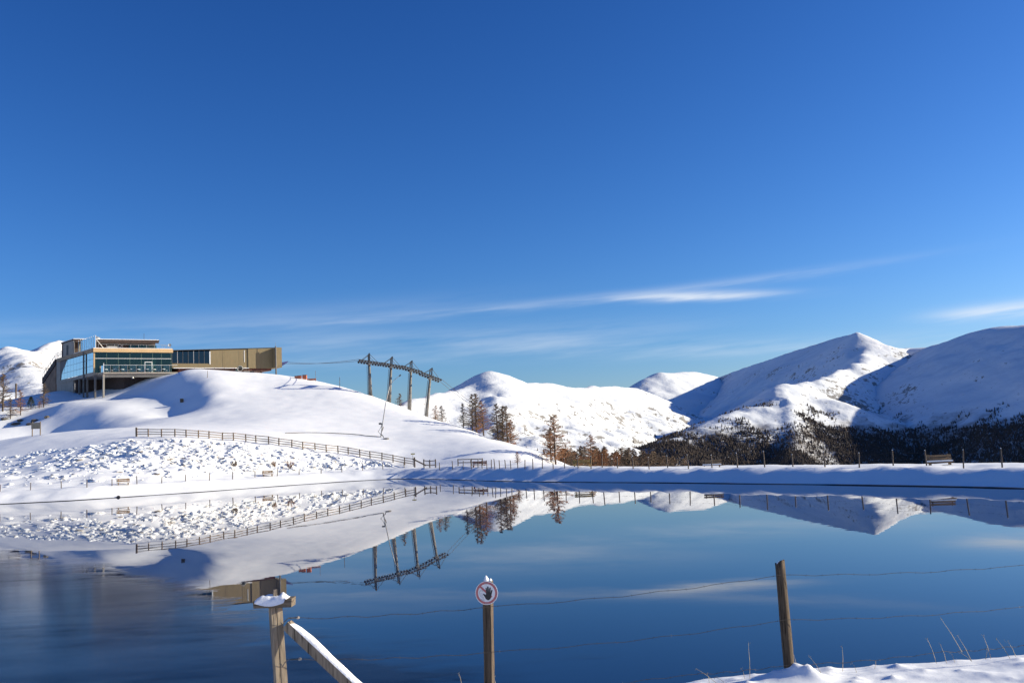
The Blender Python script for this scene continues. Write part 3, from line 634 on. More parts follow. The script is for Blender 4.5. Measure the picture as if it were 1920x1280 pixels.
# covered stair down the left end
st = MB().hexa([B(-0.3, 27.9, 32.3), B(3, 27.9, 32.3), B(3, 38.5, 28.0), B(-0.3, 38.5, 28.0), B(-0.3, 27.9, 34.0), B(3, 27.9, 34.0), B(3, 38.5, 29.6), B(-0.3, 38.5, 29.6)]).build('stair', DARKW, rest)
MB().hexa([B(-0.1, 27.9, 22), B(2.8, 27.9, 22), B(2.8, 38.3, 22), B(-0.1, 38.3, 22), B(-0.1, 27.9, 32.2), B(2.8, 27.9, 32.2), B(2.8, 38.3, 27.9), B(-0.1, 38.3, 27.9)]).build('stair_wall', plain('brown_stair_wall', (0.20, 0.13, 0.085), 0.85, 0.35, 0.7), rest)
for i in range(7):
    t = i/6; zz = 34.0-4.4*t; bb('stair_rail_post', -0.3, -0.2, 27.9+10.5*t, 28.0+10.5*t, zz-0.05, zz+1.1, STEEL, st)
MB().beam(B(-0.25, 27.9, 35.1), B(-0.25, 38.5, 30.7), 0.09, 0.09).build('stair_handrail', STEEL, st)
bb('landing_rail', -0.35, -0.28, 22.4, 28, 35.5, 35.58, STEEL, st); bb('landing_mid_rail', -0.35, -0.28, 22.4, 28, 34.9, 34.95, STEEL, st)
for b in np.linspace(22.5, 27.9, 6): bb('landing_post', -0.36, -0.27, b-0.05, b+0.05, 33.95, 35.5, STEEL, st)
for i in range(6): bb('step', -0.5, -0.31, 28.5+i*1.7, 29.6+i*1.7, 32.6-i*0.7, 32.8-i*0.7, CONCD, st)

# snow-topped tables on the deck
ordn = ['first', 'second', 'third', 'fourth', 'fifth', 'sixth', 'seventh', 'eighth']
for i in range(8):
    a = 2.1+i*1.95; b = -2.2-(i % 2)*0.7; q = B(a, b, 27.5)
    t = empty('deck_table', q, 'snow-topped table on the restaurant deck, %s from its left corner' % ordn[i], 'table', 'tables on the restaurant deck')
    bb('table_top', a-0.55, a+0.55, b-0.4, b+0.4, 28.2, 28.26, WOODDARK, t); MB().tube([B(a, b, 27.5), B(a, b, 28.2)], 0.07, 6).build('leg', STEELD, t)
    sm = MB(); n = 10; vs = []
    for rr_, zz in ((0.52, 28.262), (0.5, 28.36), (0.3, 28.45)):
        for k in range(n): w_ = B(a+rr_*1.05*math.cos(k*6.283/n), b+rr_*0.75*math.sin(k*6.283/n), zz+random.uniform(-.01, .03)*(zz > 28.3)); vs.append(w_)
    fs = [(j*n+k, j*n+(k+1) % n, (j+1)*n+(k+1) % n, (j+1)*n+k) for j in range(2) for k in range(n)]+[tuple(range(2*n, 3*n))]
    sm.add(vs, fs).build('snow_cover', SNOWCAP, t, True)
    for sgn in (-1, 1):
        bb('seat', a+sgn*0.78-0.22, a+sgn*0.78+0.22, b-0.3, b+0.3, 27.9, 27.98, WOODDARK, t); bb('seat_snow', a+sgn*0.78-0.2, a+sgn*0.78+0.2, b-0.28, b+0.28, 27.982, 28.08, SNOWCAP, t)
        bb('seat_leg', a+sgn*0.78-0.05, a+sgn*0.78+0.05, b-0.2, b+0.2, 27.5, 27.9, STEELD, t)

# ------------------------------------------------------------------ cable car station right of it
stn = empty('lift_station', B(33, 1, 26), 'long olive-tan cable car station hall on the hilltop beside the glass restaurant', 'building')
zt = lambda a: 33.55+(a-19)*1.02/29
bb('station_wall', 29.3, 39.4, 0.3, 11, 29.0, zt(29.3), CLAD, stn, zt(39.4)); bb('sill_wall', 19.32, 29.3, 0.3, 11, 29.0, 30.2, CLAD, stn)
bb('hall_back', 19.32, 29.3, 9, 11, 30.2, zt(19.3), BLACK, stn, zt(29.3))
wa = np.linspace(19.35, 29.1, 8)
for i in range(7): bb('window_pane', wa[i]+0.05, wa[i+1]-0.05, 0.45, 0.5, 30.25, zt(wa[i])-0.25, GLASSD, stn)
for i in range(8): bb('window_mullion', wa[i]-0.06, wa[i]+0.06, 0.35, 0.55, 30.21, zt(wa[i])-0.2, STEEL if i in (1, 4) else STEELD, stn)
bb('window_trim', 29.0, 29.28, 0.2, 0.34, 30.0, 33.5, FRAMEW, stn)
eb = bb('end_block', 39.42, 46.2, 0.1, 11, 28.9, zt(39.4)+0.02, CLAD, stn, zt(46.2)+0.02); bb('end_fin', 46.22, 47.9, -1.7, 11.2, 28.95, zt(46.2)+0.05, CLAD, stn, zt(47.9)+0.05)
bb('panel_joint', 38.35, 38.5, 0.22, 0.29, 30.6, 33.9, FRAMEW, stn)
for a in np.arange(33, 46, 4.4): bb('cladding_batten', a-0.02, a+0.02, 0.06, 0.09, 29.1, zt(a)-0.1, CLAD, stn)
bb('station_roof', 19.3, 48.0, 0.0, 11.3, zt(19.3)+0.06, zt(19.3)+0.22, STEELD, stn, zt(48)+0.26, zt(48)+0.10)
bb('snow_ledge', 19.4, 39.3, -0.5, 0.28, 28.86, 28.99, SNOW, stn); bb('base_band', 21.0, 39.3, 0.4, 9, 26.0, 28.85, REDB, stn)
bb('soffit', 39.5, 46.0, 0.5, 10, 28.25, 28.88, REDB, stn); bb('concrete_block', 38.0, 39.6, -0.4, 3, 25.5, 28.2, CONCD, stn)
for a, b, w_ in ((40.9, 1.0, 0.5), (44.6, 3.5, 0.28), (42.8, 8.5, 0.3)):
    MB().tube([B(a, b, 25), B(a, b, 28.3)], w_, 10).build('column', CONCD, stn, True)
MB().tube([B(46.1, -1.9, 25.2), B(46.1, -1.9, 34.9)], [0.24, 0.2], 8).build('mast', CONCD, stn, True); MB().tube([B(46.1, -1.9, 34.9), B(46.1, -1.9, 36.0)], 0.04, 5).build('lightning_rod', STEEL, stn)
MB().hexa([B(47.95, 0.5, 28.95), B(47.95, 5, 28.95), B(50.4, 5, 30.4), B(50.4, 0.5, 30.4), B(47.95, 0.5, 30.3), B(47.95, 5, 30.3), B(50.9, 5, 31.0), B(50.9, 0.5, 31.0)]).build('cable_guide', BLUE, stn)
for i in range(6): bb('crash_rail_post', 24+i*2.6, 24.12+i*2.6, -2.2, -2.1, 26.5, 28.75, DARKW, stn)
bb('crash_rail', 23.5, 38.0, -2.22, -2.14, 28.2, 28.35, WOODDARK, stn)

# ------------------------------------------------------------------ lift pylons
LINE = np.array([math.sin(math.radians(77)), math.cos(math.radians(77)), 0]); ARM = np.array([LINE[1], -LINE[0], 0])   # ARM points towards the near side
pp = [(692.2, 683.5, 694.5, 742, 222), (733.2, 689.5, 729.5, 754, 223.3), (770.3, 697, 767.8, 768, 224.6), (806.5, 710.5, 799.5, 779, 225.8)]
side = ['nearest the tan lift station', 'second from the station, behind the snow lance', 'third from the lift station', 'furthest right, above the larches']
tops = [at(a, b, D) for a, b, _, _, D in pp]; nears = []; fars = []
for i, (u0, v0, u1, v1, D) in enumerate(pp):
    T = tops[i]; bs = at(u1, v1, D); dn_ = (bs-T)/np.linalg.norm(bs-T)
    g = bs.copy()
    for _ in range(40):
        if g[2] < gz(g[0], g[1])-0.3: break
        g = g+dn_*0.4
    t = empty('lift_pylon', g, 'grey steel cable car pylon with sheave trains, '+side[i], 'pylon', 'cable car pylons in a row on the hill')
    upv = -dn_
    MB().tube([g, T], [0.50, 0.28], 14).build('shaft', PYL, t, True); MB().tube([g-np.array([0, 0, .5]), g+upv*0.5], [0.8, 0.7], 12).build('footing', CONC, t)
    ld = MB(); o1 = -LINE*0.52-ARM*-0.1
    for k in (-0.18, 0.18): ld.beam(g+o1*1.25+ARM*k, T+o1+ARM*k-upv*0.3, 0.06, 0.06)
    L = np.linalg.norm(T-g)
    for k in range(int(L/0.4)): c = g+o1*1.2+upv*(0.4*k+0.2); ld.beam(c-ARM*0.18, c+ARM*0.18, 0.04, 0.04)
    ld.build('ladder', STEELD, t)
    beam('crossarm', T-ARM*2.3+upv*0.15, T+ARM*2.3+upv*0.15, 0.4, 0.45, PYL, t)
    ld_ = (tops[min(i+1, 3)]-tops[max(i-1, 0)]); ld_ = ld_/np.linalg.norm(ld_)
    for sgn, acc in ((1, nears), (-1, fars)):
        c = T+ARM*2.1*sgn+upv*0.55
        # portal with its ties
        tp = T+ARM*1.75*sgn+upv*2.35
        beam('portal_upright', T+ARM*1.95*sgn+upv*0.35, tp, 0.26, 0.26, STEELD, t); acc.append((c-ld_*2.6, c+ld_*2.6))
        for k in (-1, 1): MB().tube([tp, c+ld_*1.9*k+upv*0.1], 0.055, 5).build('portal_tie', STEELD, t)
        sb = beam('sheave_beam', c-ld_*2.6, c+ld_*2.6, 0.14, 0.22, PYL, t)
        cat = beam('catwalk', c-ld_*2.5+ARM*0.45*sgn-upv*0.32, c+ld_*2.5+ARM*0.45*sgn-upv*0.32, 0.22, 0.05, STEELD, t)
        for k in range(8):
            w_ = c+ld_*(k-3.5)*0.68-upv*0.12; MB().tube([w_-ARM*0.09, w_+ARM*0.09], 0.24, 10).build('sheave', SHEAVE, sb)
    beam('portal_bar', T+ARM*2.0+upv*2.4, T-ARM*2.0+upv*2.4, 0.28, 0.28, STEELD, t)
def sag(p, q, n, k): return [p+(q-p)*j/n-np.array([0, 0, k*4*(j/n)*(1-j/n)]) for j in range(n+1)]
gd = np.array(B(50.6, 2.6, 30.75)); low = at(1060, 838, 330)
for acc, dy, nm in ((nears, -1, 'nearer'), (fars, 1, 'farther')):
    pts = sag(gd+np.array([0, 1.6*dy, 0.35*dy]), acc[0][0]+np.array([0, 0, .12]), 10, 0.5)
    for a, b in acc: pts += [a+np.array([0, 0, .14]), b+np.array([0, 0, .14])]
    pts += sag(acc[-1][1], low+ARM*2.1*-dy, 14, 3.0)[1:]
    tag(MB().tube(pts, 0.045, 5).build('haul_rope', SHEAVE), 'dark steel haul rope running over the pylons, the %s of the two' % nm, 'cable', 'lift haul ropes')

# ------------------------------------------------------------------ rail fence on the slope
fp = [(256, 818), (278, 818.2), (303, 818.6), (328, 819.2), (349, 819.8), (372, 821), (392, 822.5), (417, 825), (438, 826), (461, 828), (480, 829.5), (504, 832.5), (523, 835.5), (547, 839), (568, 842), (591, 845), (612, 847.5), (634, 850), (653, 852.5), (675, 856), (694, 859), (716, 862.5), (737, 867), (759, 871), (777, 874)]
P = gpix_many(fp); rfz = empty('rail_fence', P[12], 'long brown wooden rail fence with three rails running down the snowy slope', 'fence')
for i, q in enumerate(P):
    tl_ = np.array([random.uniform(-.05, .05), random.uniform(-.03, .03), 0]); MB().beam(q-np.array([0, 0, .3]), q+tl_+np.array([0, 0, 1.16 if i else 1.35]), 0.15 if i else 0.26, 0.13).build('post', RAIL, rfz)
    if i < len(P)-1:
        for h in (0.35, 0.7, 1.06): beam('rail', q+np.array([0, -.1, h+random.uniform(-.03, .03)]), P[i+1]+np.array([0, -.1, h+random.uniform(-.03, .03)]), 0.05, 0.11, RAIL, rfz)
P = gpix_many([(795, 876), (806, 876.5), (817, 877)]); g2 = empty('wooden_gate', P[1], 'small dark wooden gate at the foot of the rail fence by the lake corner', 'gate')
for i, q in enumerate(P):
    MB().beam(q-np.array([0, 0, .3]), q+np.array([0, 0, 1.2]), 0.16, 0.14).build('post', RAIL, g2)
    if i < 2:
        for h in (0.4, 1.0): beam('rail', q+np.array([0, -.09, h]), P[i+1]+np.array([0, -.09, h]), 0.06, 0.12, RAIL, g2)
q0 = gpix(784, 876); beam('stile_board', q0+np.array([-.8, 0, 1.3]), q0+np.array([1.2, 0, .2]), 0.1, 0.2, RAIL, g2); beam('stile_post', q0+np.array([-.5, .1, -.2]), q0+np.array([-.5, .1, 1.5]), 0.2, 0.2, RAIL, g2)
q = gpix(775, 874); h = height_to(q, 849); sp = empty('trail_signpost', q, 'thin trail signpost with small yellow arrow board at the end of the rail fence', 'signpost')
MB().tube([q-np.array([0, 0, .2]), q+np.array([0, 0, h])], 0.05, 6).build('pole', STEEL, sp); MB().box(q+np.array([0, -.08, h-.12]), (0.62, 0.04, 0.17)).build('arrow_board', plain('yellow_sign', (0.55, 0.42, 0.10), 0.6, 0.1), sp)
P = gpix_many([(859, 873), (868, 873), (884, 872.5), (896, 872), (905, 871.8)]); g3 = empty('short_rail_fence', P[2], 'short length of two-rail wooden fence on the far bank', 'fence')
for i, q in enumerate(P):
    if i in (0, 2, 4): MB().beam(q-np.array([0, 0, .3]), q+np.array([0, 0, .95]), 0.14, 0.14).build('post', RAIL, g3)
for h in (0.42, 0.85): beam('rail', P[0]+np.array([0, -.09, h]), P[-1]+np.array([0, -.09, h]), 0.06, 0.12, RAIL, g3)

# ------------------------------------------------------------------ shore fence posts
def on_bank(u, k):
    D = np.arange(45, 190, 0.25); d0 = at(u, 875, 1.0)-CAM; sd = lake_sd(d0[0]*D, D); j = np.where(sd < 0)[0][-1]; j = j+np.argmax(sd[j:] > k); return np.array([d0[0]*D[j], D[j], gz(d0[0]*D[j], D[j])])
def shore_fence(name, label, P, hts, r):
    t = empty(name, P[len(P)//2], label, 'fence')
    for q, h in zip(P, hts):
        tl_ = np.array([random.uniform(-.07, .07), random.uniform(-.05, .05), 0])*h
        pb = MB().tube([q-np.array([0, 0, .3]), q+tl_*0.5+np.array([0, 0, h*.5]), q+tl_+np.array([0, 0, h])], [r, r*random.uniform(.85, 1), r*.85], 6).build('post', FAR_POST, t)
        MB().tube([q+tl_+np.array([0, 0, h]), q+tl_+np.array([0, 0, h+.04])], [r*.9, r*.3], 6).build('snow_cap', SNOWCAP, pb)
    for hh in (0.45, 0.85):
        for (a, ha), (b, hb) in zip(list(zip(P, hts))[:-1], list(zip(P, hts))[1:]):
            MB().tube(sag(np.array(a)+np.array([0, 0, ha*hh]), np.array(b)+np.array([0, 0, hb*hh]), 3, 0.04), 0.004, 3, False).build('wire', WIRE, t)
lu = [(0, 921), (57, 918.5), (115, 915.5), (163, 913), (210, 910.5), (257, 908), (303, 905.5), (348, 903), (393, 900.5), (436, 898), (478, 895), (520, 892), (561, 889.5), (602, 887), (641, 884.5), (680, 881.5), (718, 879), (758, 877)]
P = gpix_many(lu); shore_fence('shore_fence', 'row of thin grey wire-fence posts along the left lakeshore in front of the rubble slope', P, [random.uniform(0.78, 0.98) for _ in P], 0.06)
ru = [824, 849, 868, 884, 896, 904, 913, 921, 928, 937, 948, 958, 971, 984, 999, 1017, 1037, 1059, 1084, 1108, 1129, 1158, 1187, 1217, 1252, 1291, 1335, 1383, 1434, 1487, 1547, 1611, 1675, 1738, 1806, 1879]
rp_ = []
for u in ru:
    rp_.append(on_bank(u, 4.0))
shore_fence('shore_fence', 'row of dark wire-fence posts on the shaded far bank below the mountains', rp_, [random.uniform(1.0, 1.25) for _ in rp_], 0.055)

# ------------------------------------------------------------------ benches
def bench(u, v, w, face, label, wood, snow=True, zb=None):
    q = gpix(u, v) if zb is None else on_bank(u, zb)
    q = q-np.array([0, 0, .22]); t = empty('bench', q, label, 'bench', 'benches round the lake')
    f = np.array([math.sin(face), math.cos(face), 0]); r_ = np.array([f[1], -f[0], 0])
    def bx(nm, c, l, d, h, m_, par, up=(0, 0, 1)): return MB().beam(q+r_*(c[0]-l/2)+f*c[1]+np.array([0, 0, c[2]]), q+r_*(c[0]+l/2)+f*c[1]+np.array([0, 0, c[2]]), d, h).build(nm, m_, par)
    for k in range(3): bx('seat_slat', (0, 0.05+k*0.16, 0.45), w, 0.14, 0.05, wood, t)
    for k in range(2): bx('back_slat', (0, -0.14-k*0.05, 0.66+k*0.19), w, 0.04, 0.15, wood, t)
    for sg in (-1, 1):
        x_ = sg*(w/2-0.2); bx('leg', (x_, 0.30, 0.15), 0.1, 0.1, 0.6, wood, t); bx('leg', (x_, -0.05, 0.15), 0.1, 0.1, 0.6, wood, t)
        MB().beam(q+r_*x_+f*-0.05+np.array([0, 0, .4]), q+r_*x_+f*-0.24+np.array([0, 0, .95]), 0.08, 0.08).build('back_support', wood, t)
    if snow: bx('seat_snow', (0, 0.2, 0.52), w*0.94, 0.42, 0.09, SNOWCAP, t)
fL = math.radians(155); fR = math.radians(190)
bench(231, 908, 1.5, fL, 'wooden bench on the left lakeshore, the one nearer the left edge', BENCHW); bench(502, 892, 1.5, fL, 'snowy wooden bench on the left shore in front of the rubble slope', BENCHW)
bench(1335, 873, 1.7, fR, 'small snow-covered bench on the far bank below the dark forest', BENCHW, True, 6.0); bench(1762, 873, 1.65, fR, 'brown wooden bench with snow on its seat near the right edge', BENCHW, True, 6.0)
bench(1092, 875, 2.0, fR, 'yellowish wooden bench on the far bank in front of russet larches', plain('yellow_wood', (0.42, 0.27, 0.07), 0.7, 0.2), False, 6.0); bench(899, 874, 1.9, fR, 'reddish wooden bench beside the short rail fence', plain('red_wood', (0.30, 0.12, 0.06), 0.7, 0.2), False, 6.0)

# ------------------------------------------------------------------ snow-making gear and odds on the hill
q = gpix(714, 819); D = q[1]; pts = [q, at(718, 790, D), at(723, 757, D), at(730.5, 724, D-0.5)]
t = empty('snow_lance', q, 'tall leaning snow-making lance on the bright slope left of the larches', 'snow lance')
MB().tube(pts, [0.10, 0.09, 0.075, 0.06], 8).build('mast', STEEL, t, True); hd = at(748.5, 705, D-1); MB().tube([pts[-1], at(738, 713, D-0.7), hd], [0.05, 0.045, 0.04], 6).build('arm', STEEL, t)
MB().tube([hd, at(751.5, 702.5, D-1)], [0.10, 0.15], 8).build('nozzle_head', STEELD, t)
k1 = at(714.8, 800, D); MB().tube([at(716, 794, D), k1, at(709, 809, D-.4), at(714, 814, D-.5)], 0.06, 6).build('hose', STEELD, t); MB().tube([q+np.array([0, 0, .5]), at(717.5, 816, D-.3), at(720, 821, D-.6)], 0.07, 6).build('stand_leg', STEELD, t)
MB().box(at(713, 794, D), (0.5, 0.25, 0.3)).build('valve_box', STEELD, t); MB().beam(at(716.5, 808, D-.2), at(719, 800, D-.2), 0.1, 0.1).build('lever', RAIL, t)
hp = gpix_many([(535, 812), (560, 811.6), (590, 811.3), (620, 812), (650, 813.5), (675, 815.5), (684, 817), (700, 818), (713, 819)]); tag(MB().tube([p+np.array([0, 0, .05]) for p in hp], 0.07, 6).build('water_hose', SHEAVE), 'thin dark hose lying across the snow slope to the snow lance', 'hose')
q = gpix(724, 823); tag(MB().tube([q+np.array([0, 0, -.05]), q+np.array([0, 0, .18]), q+np.array([0, 0, .22])], [.55, .5, .2], 10).build('hydrant_lid', CONCD), 'small dark round lid in the snow beside the snow lance foot', 'lid')
# fan snow gun
q = np.array(B(35.5, -3.2, 0)); q[2] = gz(q[0], q[1]); t = empty('snow_gun', q, 'round green fan snow gun on a stand before the tan lift station', 'snow gun')
c = q+np.array([0, 0, 1.5]); ax = np.array([0.35, -0.93, 0.1]); gm = MB(); gm.tube([c-ax*0.7, c-ax*0.5, c+ax*0.5], [0.5, 0.72, 0.78], 18, False); gm.tube([c+ax*0.5, c-ax*0.35], [0.6, 0.5], 18, False); gm.build('barrel', GREENM, t, True)
rg = MB(); n = 18
rm = [Vector(c+ax*0.52)+(Vector((ax[1], -ax[0], 0)).normalized()*math.cos(k*6.2832/n)+Vector((0, 0, 1))*math.sin(k*6.2832/n))*0.7 for k in range(n+1)]; rg.tube(rm, 0.10, 6, False).build('nozzle_ring', STEEL, t, True)
MB().tube([c-ax*0.3, c+ax*0.1], 0.32, 10).build('fan_motor', BLACK, t); MB().tube([q-np.array([0, 0, .3]), c-np.array([0, 0, .6])], 0.13, 8).build('stand', STEELD, t); MB().box(q+np.array([-.8, .2, 1.0]), (0.7, 0.6, 0.9)).build('control_box', GREENM, t)
# orange barriers on the crest
for u, w, h, lb in ((556, 0.8, 0.5, 'left one of two small orange boxes by the station'), (562, 0.8, 0.7, 'right one of two small orange boxes by the station'), (571.5, 1.0, 1.0, 'tallest orange-brown crate on the hill crest right of the station')):
    q = gpix(u, 709+(u-556)*0.12); t = empty('crate', q, lb, 'crate', 'orange crates on the hill crest'); MB().box(q+np.array([0, 0, h/2]), (w, 0.7, h)).build('box', ORANGE, t); MB().box(q+np.array([0, 0, h+.04]), (w+.08, 0.78, .07)).build('lid', BARK, t)
q = gpix(585, 713.5); t = empty('barrier', q, 'low orange-brown barrier with thin pole on the hill crest right of the station', 'barrier'); beam('board', q+np.array([-1.2, 0, .3]), q+np.array([1.0, 0, .3]), .15, .45, ORANGE, t); MB().tube([q+np.array([.9, 0, -.2]), q+np.array([.9, 0, 2.4])], .04, 5).build('pole', RAIL, t)
for k in (-1, 0.8): beam('foot', q+np.array([k, -.3, .05]), q+np.array([k, .3, .05]), .1, .12, BARK, t)
q = gpix(341, 754); t = empty('black_box', q, 'small black box on the shaded slope below the restaurant', 'box'); MB().box(q+np.array([0, 0, .38]), (.75, .6, .75), .3).build('case', BLACK, t); MB().box(q+np.array([0, 0, .79]), (.8, .66, .06), .3).build('lid', STEELD, t)
for (u, v, h, lb) in ((389, 708, 1.7, 'short dark stake on the bright crest below the station windows'), (975, 832, 2.0, 'thin pole standing among snow right of the larch group'), (637, 727, 2.6, 'thin bare pole on the hill skyline left of the pylons')):
    q = gpix(u, v); t = empty('stake', q, lb, 'stake'); MB().tube([q-np.array([0, 0, .3]), q+np.array([.05, 0, h])], [.07, .05], 6).build('pole', RAIL, t)
    MB().tube([q+np.array([.05, 0, h]), q+np.array([.05, 0, h+.05])], [.06, .02], 6).build('tip', SNOWCAP, t)
# information board
q = gpix(68, 817); t = empty('information_board', q, 'brown information board on two legs on the shaded slope at left', 'board')
for k in (-.65, .65): MB().beam(q+np.array([k, 0, -.3]), q+np.array([k, 0, 2.3]), .12, .12).build('leg', RAIL, t)
MB().box(q+np.array([0, -.08, 1.65]), (1.55, .06, 1.0)).build('panel', plain('board_face', (.30, .25, .17), .7, .2), t)
q = gpix(28, 742); h = max(1.5, height_to(q, 719)); t = empty('timber_frame', q, 'small leaning timber frame at far left beside the tall bare larch', 'frame')
for a, b in (((-1.2, 0), (.4, 0)), ((1.1, 0), (.1, 0)), ((-.4, 1), (.3, .6))): MB().beam(q+np.array([a[0], a[1], -.2]), q+np.array([b[0], b[1], h]), .18, .18).build('strut', RAIL, t)
beam('crosspiece', q+np.array([-.8, 0, h*.5]), q+np.array([.7, 0, h*.45]), .14, .14, RAIL, t)

# ------------------------------------------------------------------ rubble under snow
poly = np.array([(-20, 862), (60, 846), (150, 838), (250, 823), (330, 823), (480, 834), (610, 852), (745, 872), (700, 877), (600, 880), (480, 886), (380, 892), (300, 897), (200, 903), (90, 908), (-20, 914)])
def inpoly(u, v):
    ins = False; n = len(poly)
    for i in range(n):
        a, b = poly[i], poly[(i+1) % n]
        if (a[1] > v) != (b[1] > v) and u < (b[0]-a[0])*(v-a[1])/(b[1]-a[1])+a[0]: ins = not ins
    return ins
uv = []
while len(uv) < 5200:
    u, v = random.uniform(-20, 750), random.uniform(818, 915)
    if inpoly(u, v) and random.random() < np.clip(1.25-(v-np.interp(u, [60, 255, 745], [836, 818, 868]))/50, .12, 1)*np.clip((u+120)/330, .3, 1)*np.clip(.55+2.2*float(vnoise(np.array([u/14.]), np.array([v/5.]))[0]), .05, 1): uv.append((u, v))
P = gpix_many(uv, np.arange(104, 162, 2.0)); rb = MB(); ico_v = []; 
ph = (1+5**.5)/2
IV = [Vector(v).normalized() for v in [(-1, ph, 0), (1, ph, 0), (-1, -ph, 0), (1, -ph, 0), (0, -1, ph), (0, 1, ph), (0, -1, -ph), (0, 1, -ph), (ph, 0, -1), (ph, 0, 1), (-ph, 0, -1), (-ph, 0, 1)]]
IF = [(0, 11, 5), (0, 5, 1), (0, 1, 7), (0, 7, 10), (0, 10, 11), (1, 5, 9), (5, 11, 4), (11, 10, 2), (10, 7, 6), (7, 1, 8), (3, 9, 4), (3, 4, 2), (3, 2, 6), (3, 6, 8), (3, 8, 9), (4, 9, 5), (2, 4, 11), (6, 2, 10), (8, 6, 7), (9, 8, 1)]
def sub(V, Fq):
    V = list(V); c = {}; out = []
    def mid(a, b):
        k = (min(a, b), max(a, b))
        if k not in c: V.append(((V[a]+V[b])/2).normalized()); c[k] = len(V)-1
        return c[k]
    for a, b, d in Fq: x_, y_, z_ = mid(a, b), mid(b, d), mid(d, a); out += [(a, x_, z_), (b, y_, x_), (d, z_, y_), (x_, y_, z_)]
    return V, out
IV2, IF2 = sub(IV, IF)
def blob(c, r, sq, jit, fine=True):
    rot = Matrix.Rotation(random.random()*6.28, 3, 'Z') @ Matrix.Rotation(random.uniform(-.5, .5), 3, 'X'); s3 = (random.uniform(.75, 1.35), random.uniform(.75, 1.3), random.uniform(.5, .9)*sq)
    ph_ = [random.uniform(-1, 1) for _ in range(6)]
    vs = []
    for v in (IV2 if fine else IV):
        w_ = rot @ v; k = 1+jit*(math.sin(3*w_.x+ph_[0]*3)*math.cos(4*w_.y+ph_[1]*3)+.6*math.sin(5*w_.z+ph_[2]*3+2*w_.x))
        vs.append((c[0]+w_.x*r*s3[0]*k, c[1]+w_.y*r*s3[1]*k, c[2]+w_.z*r*s3[2]*k))
    return vs, (IF2 if fine else IF)
for q in P:
    r_ = .10+.52*random.random()**4; rb.add(*blob(q-np.array([0, 0, r_*.2]), r_, .6, .3, r_ > .3))
rm_ = MT('snowy_rubble'); rk = rm_.math('MULTIPLY', rm_.ramp(rm_.slope(), [(0.30, 1), (0.55, 0)]), rm_.ramp(rm_.noise(0.9, 4, 0.7), [(0.50, 0), (0.60, 1)])); rm_.col(rm_.mix(rk, (0.84, 0.86, 0.88), (0.20, 0.17, 0.14))).rough(0.7); rm_.bump(rm_.noise(3.0, 4, 0.6), 0.4, 0.08)
o = rb.build('snow_covered_rubble', rm_.m, smooth=True); tag(o, 'field of snow-covered rubble on the slope below the rail fence', 'rubble', kind='stuff')
# bare rocks on the left slope
for i, (u, v, r_, lb) in enumerate(((30, 795, .9, 'dark bare rock on the shaded left slope, lowest left of the group'), (38, 789, .8, 'dark rock just above the lowest rock of the left slope group'), (57, 796, .9, 'dark rock above the information board, left one of the pair'), (66, 790, 1.0, 'widest dark rock above the information board'), (88, 783, .7, 'small dark rock right of the others on the left slope'), (8, 786, .7, 'small dark rock at the left edge below the bare larch'))):
    q = gpix(u, v); tag(MB().add(*blob(q+np.array([0, 0, .1]), r_, .6, .2)).build('rock', ROCK), lb, 'rock', 'bare rocks on the left slope')
q = gpix(222, 931.5); tag(MB().add(*blob(np.array([q[0], q[1], .06]), .2, .8, .2)).build('shore_stone', BLACK), 'single dark stone at the waterline of the left shore', 'stone')

# ------------------------------------------------------------------ larches
def larch(seed, w, n=84, twigs=30, droop=0.0):
    rnd = random.Random(seed); tr = MB(); lean = rnd.uniform(-.02, .02)
    tr.tube([(0, 0, -.04), (lean*.3, 0, .35), (lean*.7, lean, .7), (lean, lean, 1.0)], [.022, .017, .009, .002], 7)
    cr_ = MB()
    for i in range(n):
        t = .10+.89*(i/n)**.9; L = w*(1-t)**.75*rnd.uniform(.6, 1.3)+.02; az_ = rnd.random()*6.283; d = Vector((math.cos(az_), math.sin(az_), 0)); z0 = t
        p0 = Vector((lean*t, lean*t, z0)); p1 = p0+d*L*.55+Vector((0, 0, L*rnd.uniform(-.12, .14)-droop*L)); p2 = p0+d*L+Vector((0, 0, L*rnd.uniform(-.05, .35)-droop*L))
        cr_.tube([p0, p1, p2], [.0055*(1.2-t), .004*(1.2-t), .001], 3, False)
        for k in range(twigs):
            s_ = rnd.uniform(.15, 1); b = p0.lerp(p1, s_/.55) if s_ < .55 else p1.lerp(p2, (s_-.55)/.45)
            tl_ = Vector((rnd.gauss(0, 1), rnd.gauss(0, 1), rnd.gauss(-.1, .8))).normalized()*rnd.uniform(.025, .06)*(1.15-t*.6)
            sdv = tl_.cross(Vector((rnd.gauss(0, 1), rnd.gauss(0, 1), rnd.gauss(0, 1)))).normalized()*rnd.uniform(.003, .0066)
            cr_.add([b-sdv, b+sdv, b+tl_], [(0, 1, 2)])
    def me(mb, nm, mat):
        m_ = bpy.data.meshes.new(nm); m_.from_pydata(mb.v, [], mb.f); m_.materials.append(mat); return m_
    return me(tr, 'trunk', BARK), me(cr_, 'crown', TWIGR if seed % 3 == 2 else TWIG)
LV = [larch(1, .27), larch(2, .36), larch(3, .24), larch(4, .31), larch(5, .38, 96, 36), larch(6, .27)]
def place_larch(u, vt, D, var, label, wf=1.0, group=None, name='larch_tree', x=None):
    tp = at(u, vt, D); g = gz(tp[0], tp[1]); h = tp[2]-g
    t = empty(name, (tp[0], tp[1], g), label, 'tree', group); wf = wf*1.15; t.scale = (h*wf, h*wf, h); t.rotation_euler.z = random.random()*6.28
    for nm, m_ in zip(('trunk', 'crown'), LV[var]):
        o = bpy.data.objects.new(nm, m_); COL.objects.link(o); o.parent = t
    return t
G1 = 'bare larches along the hill skyline'
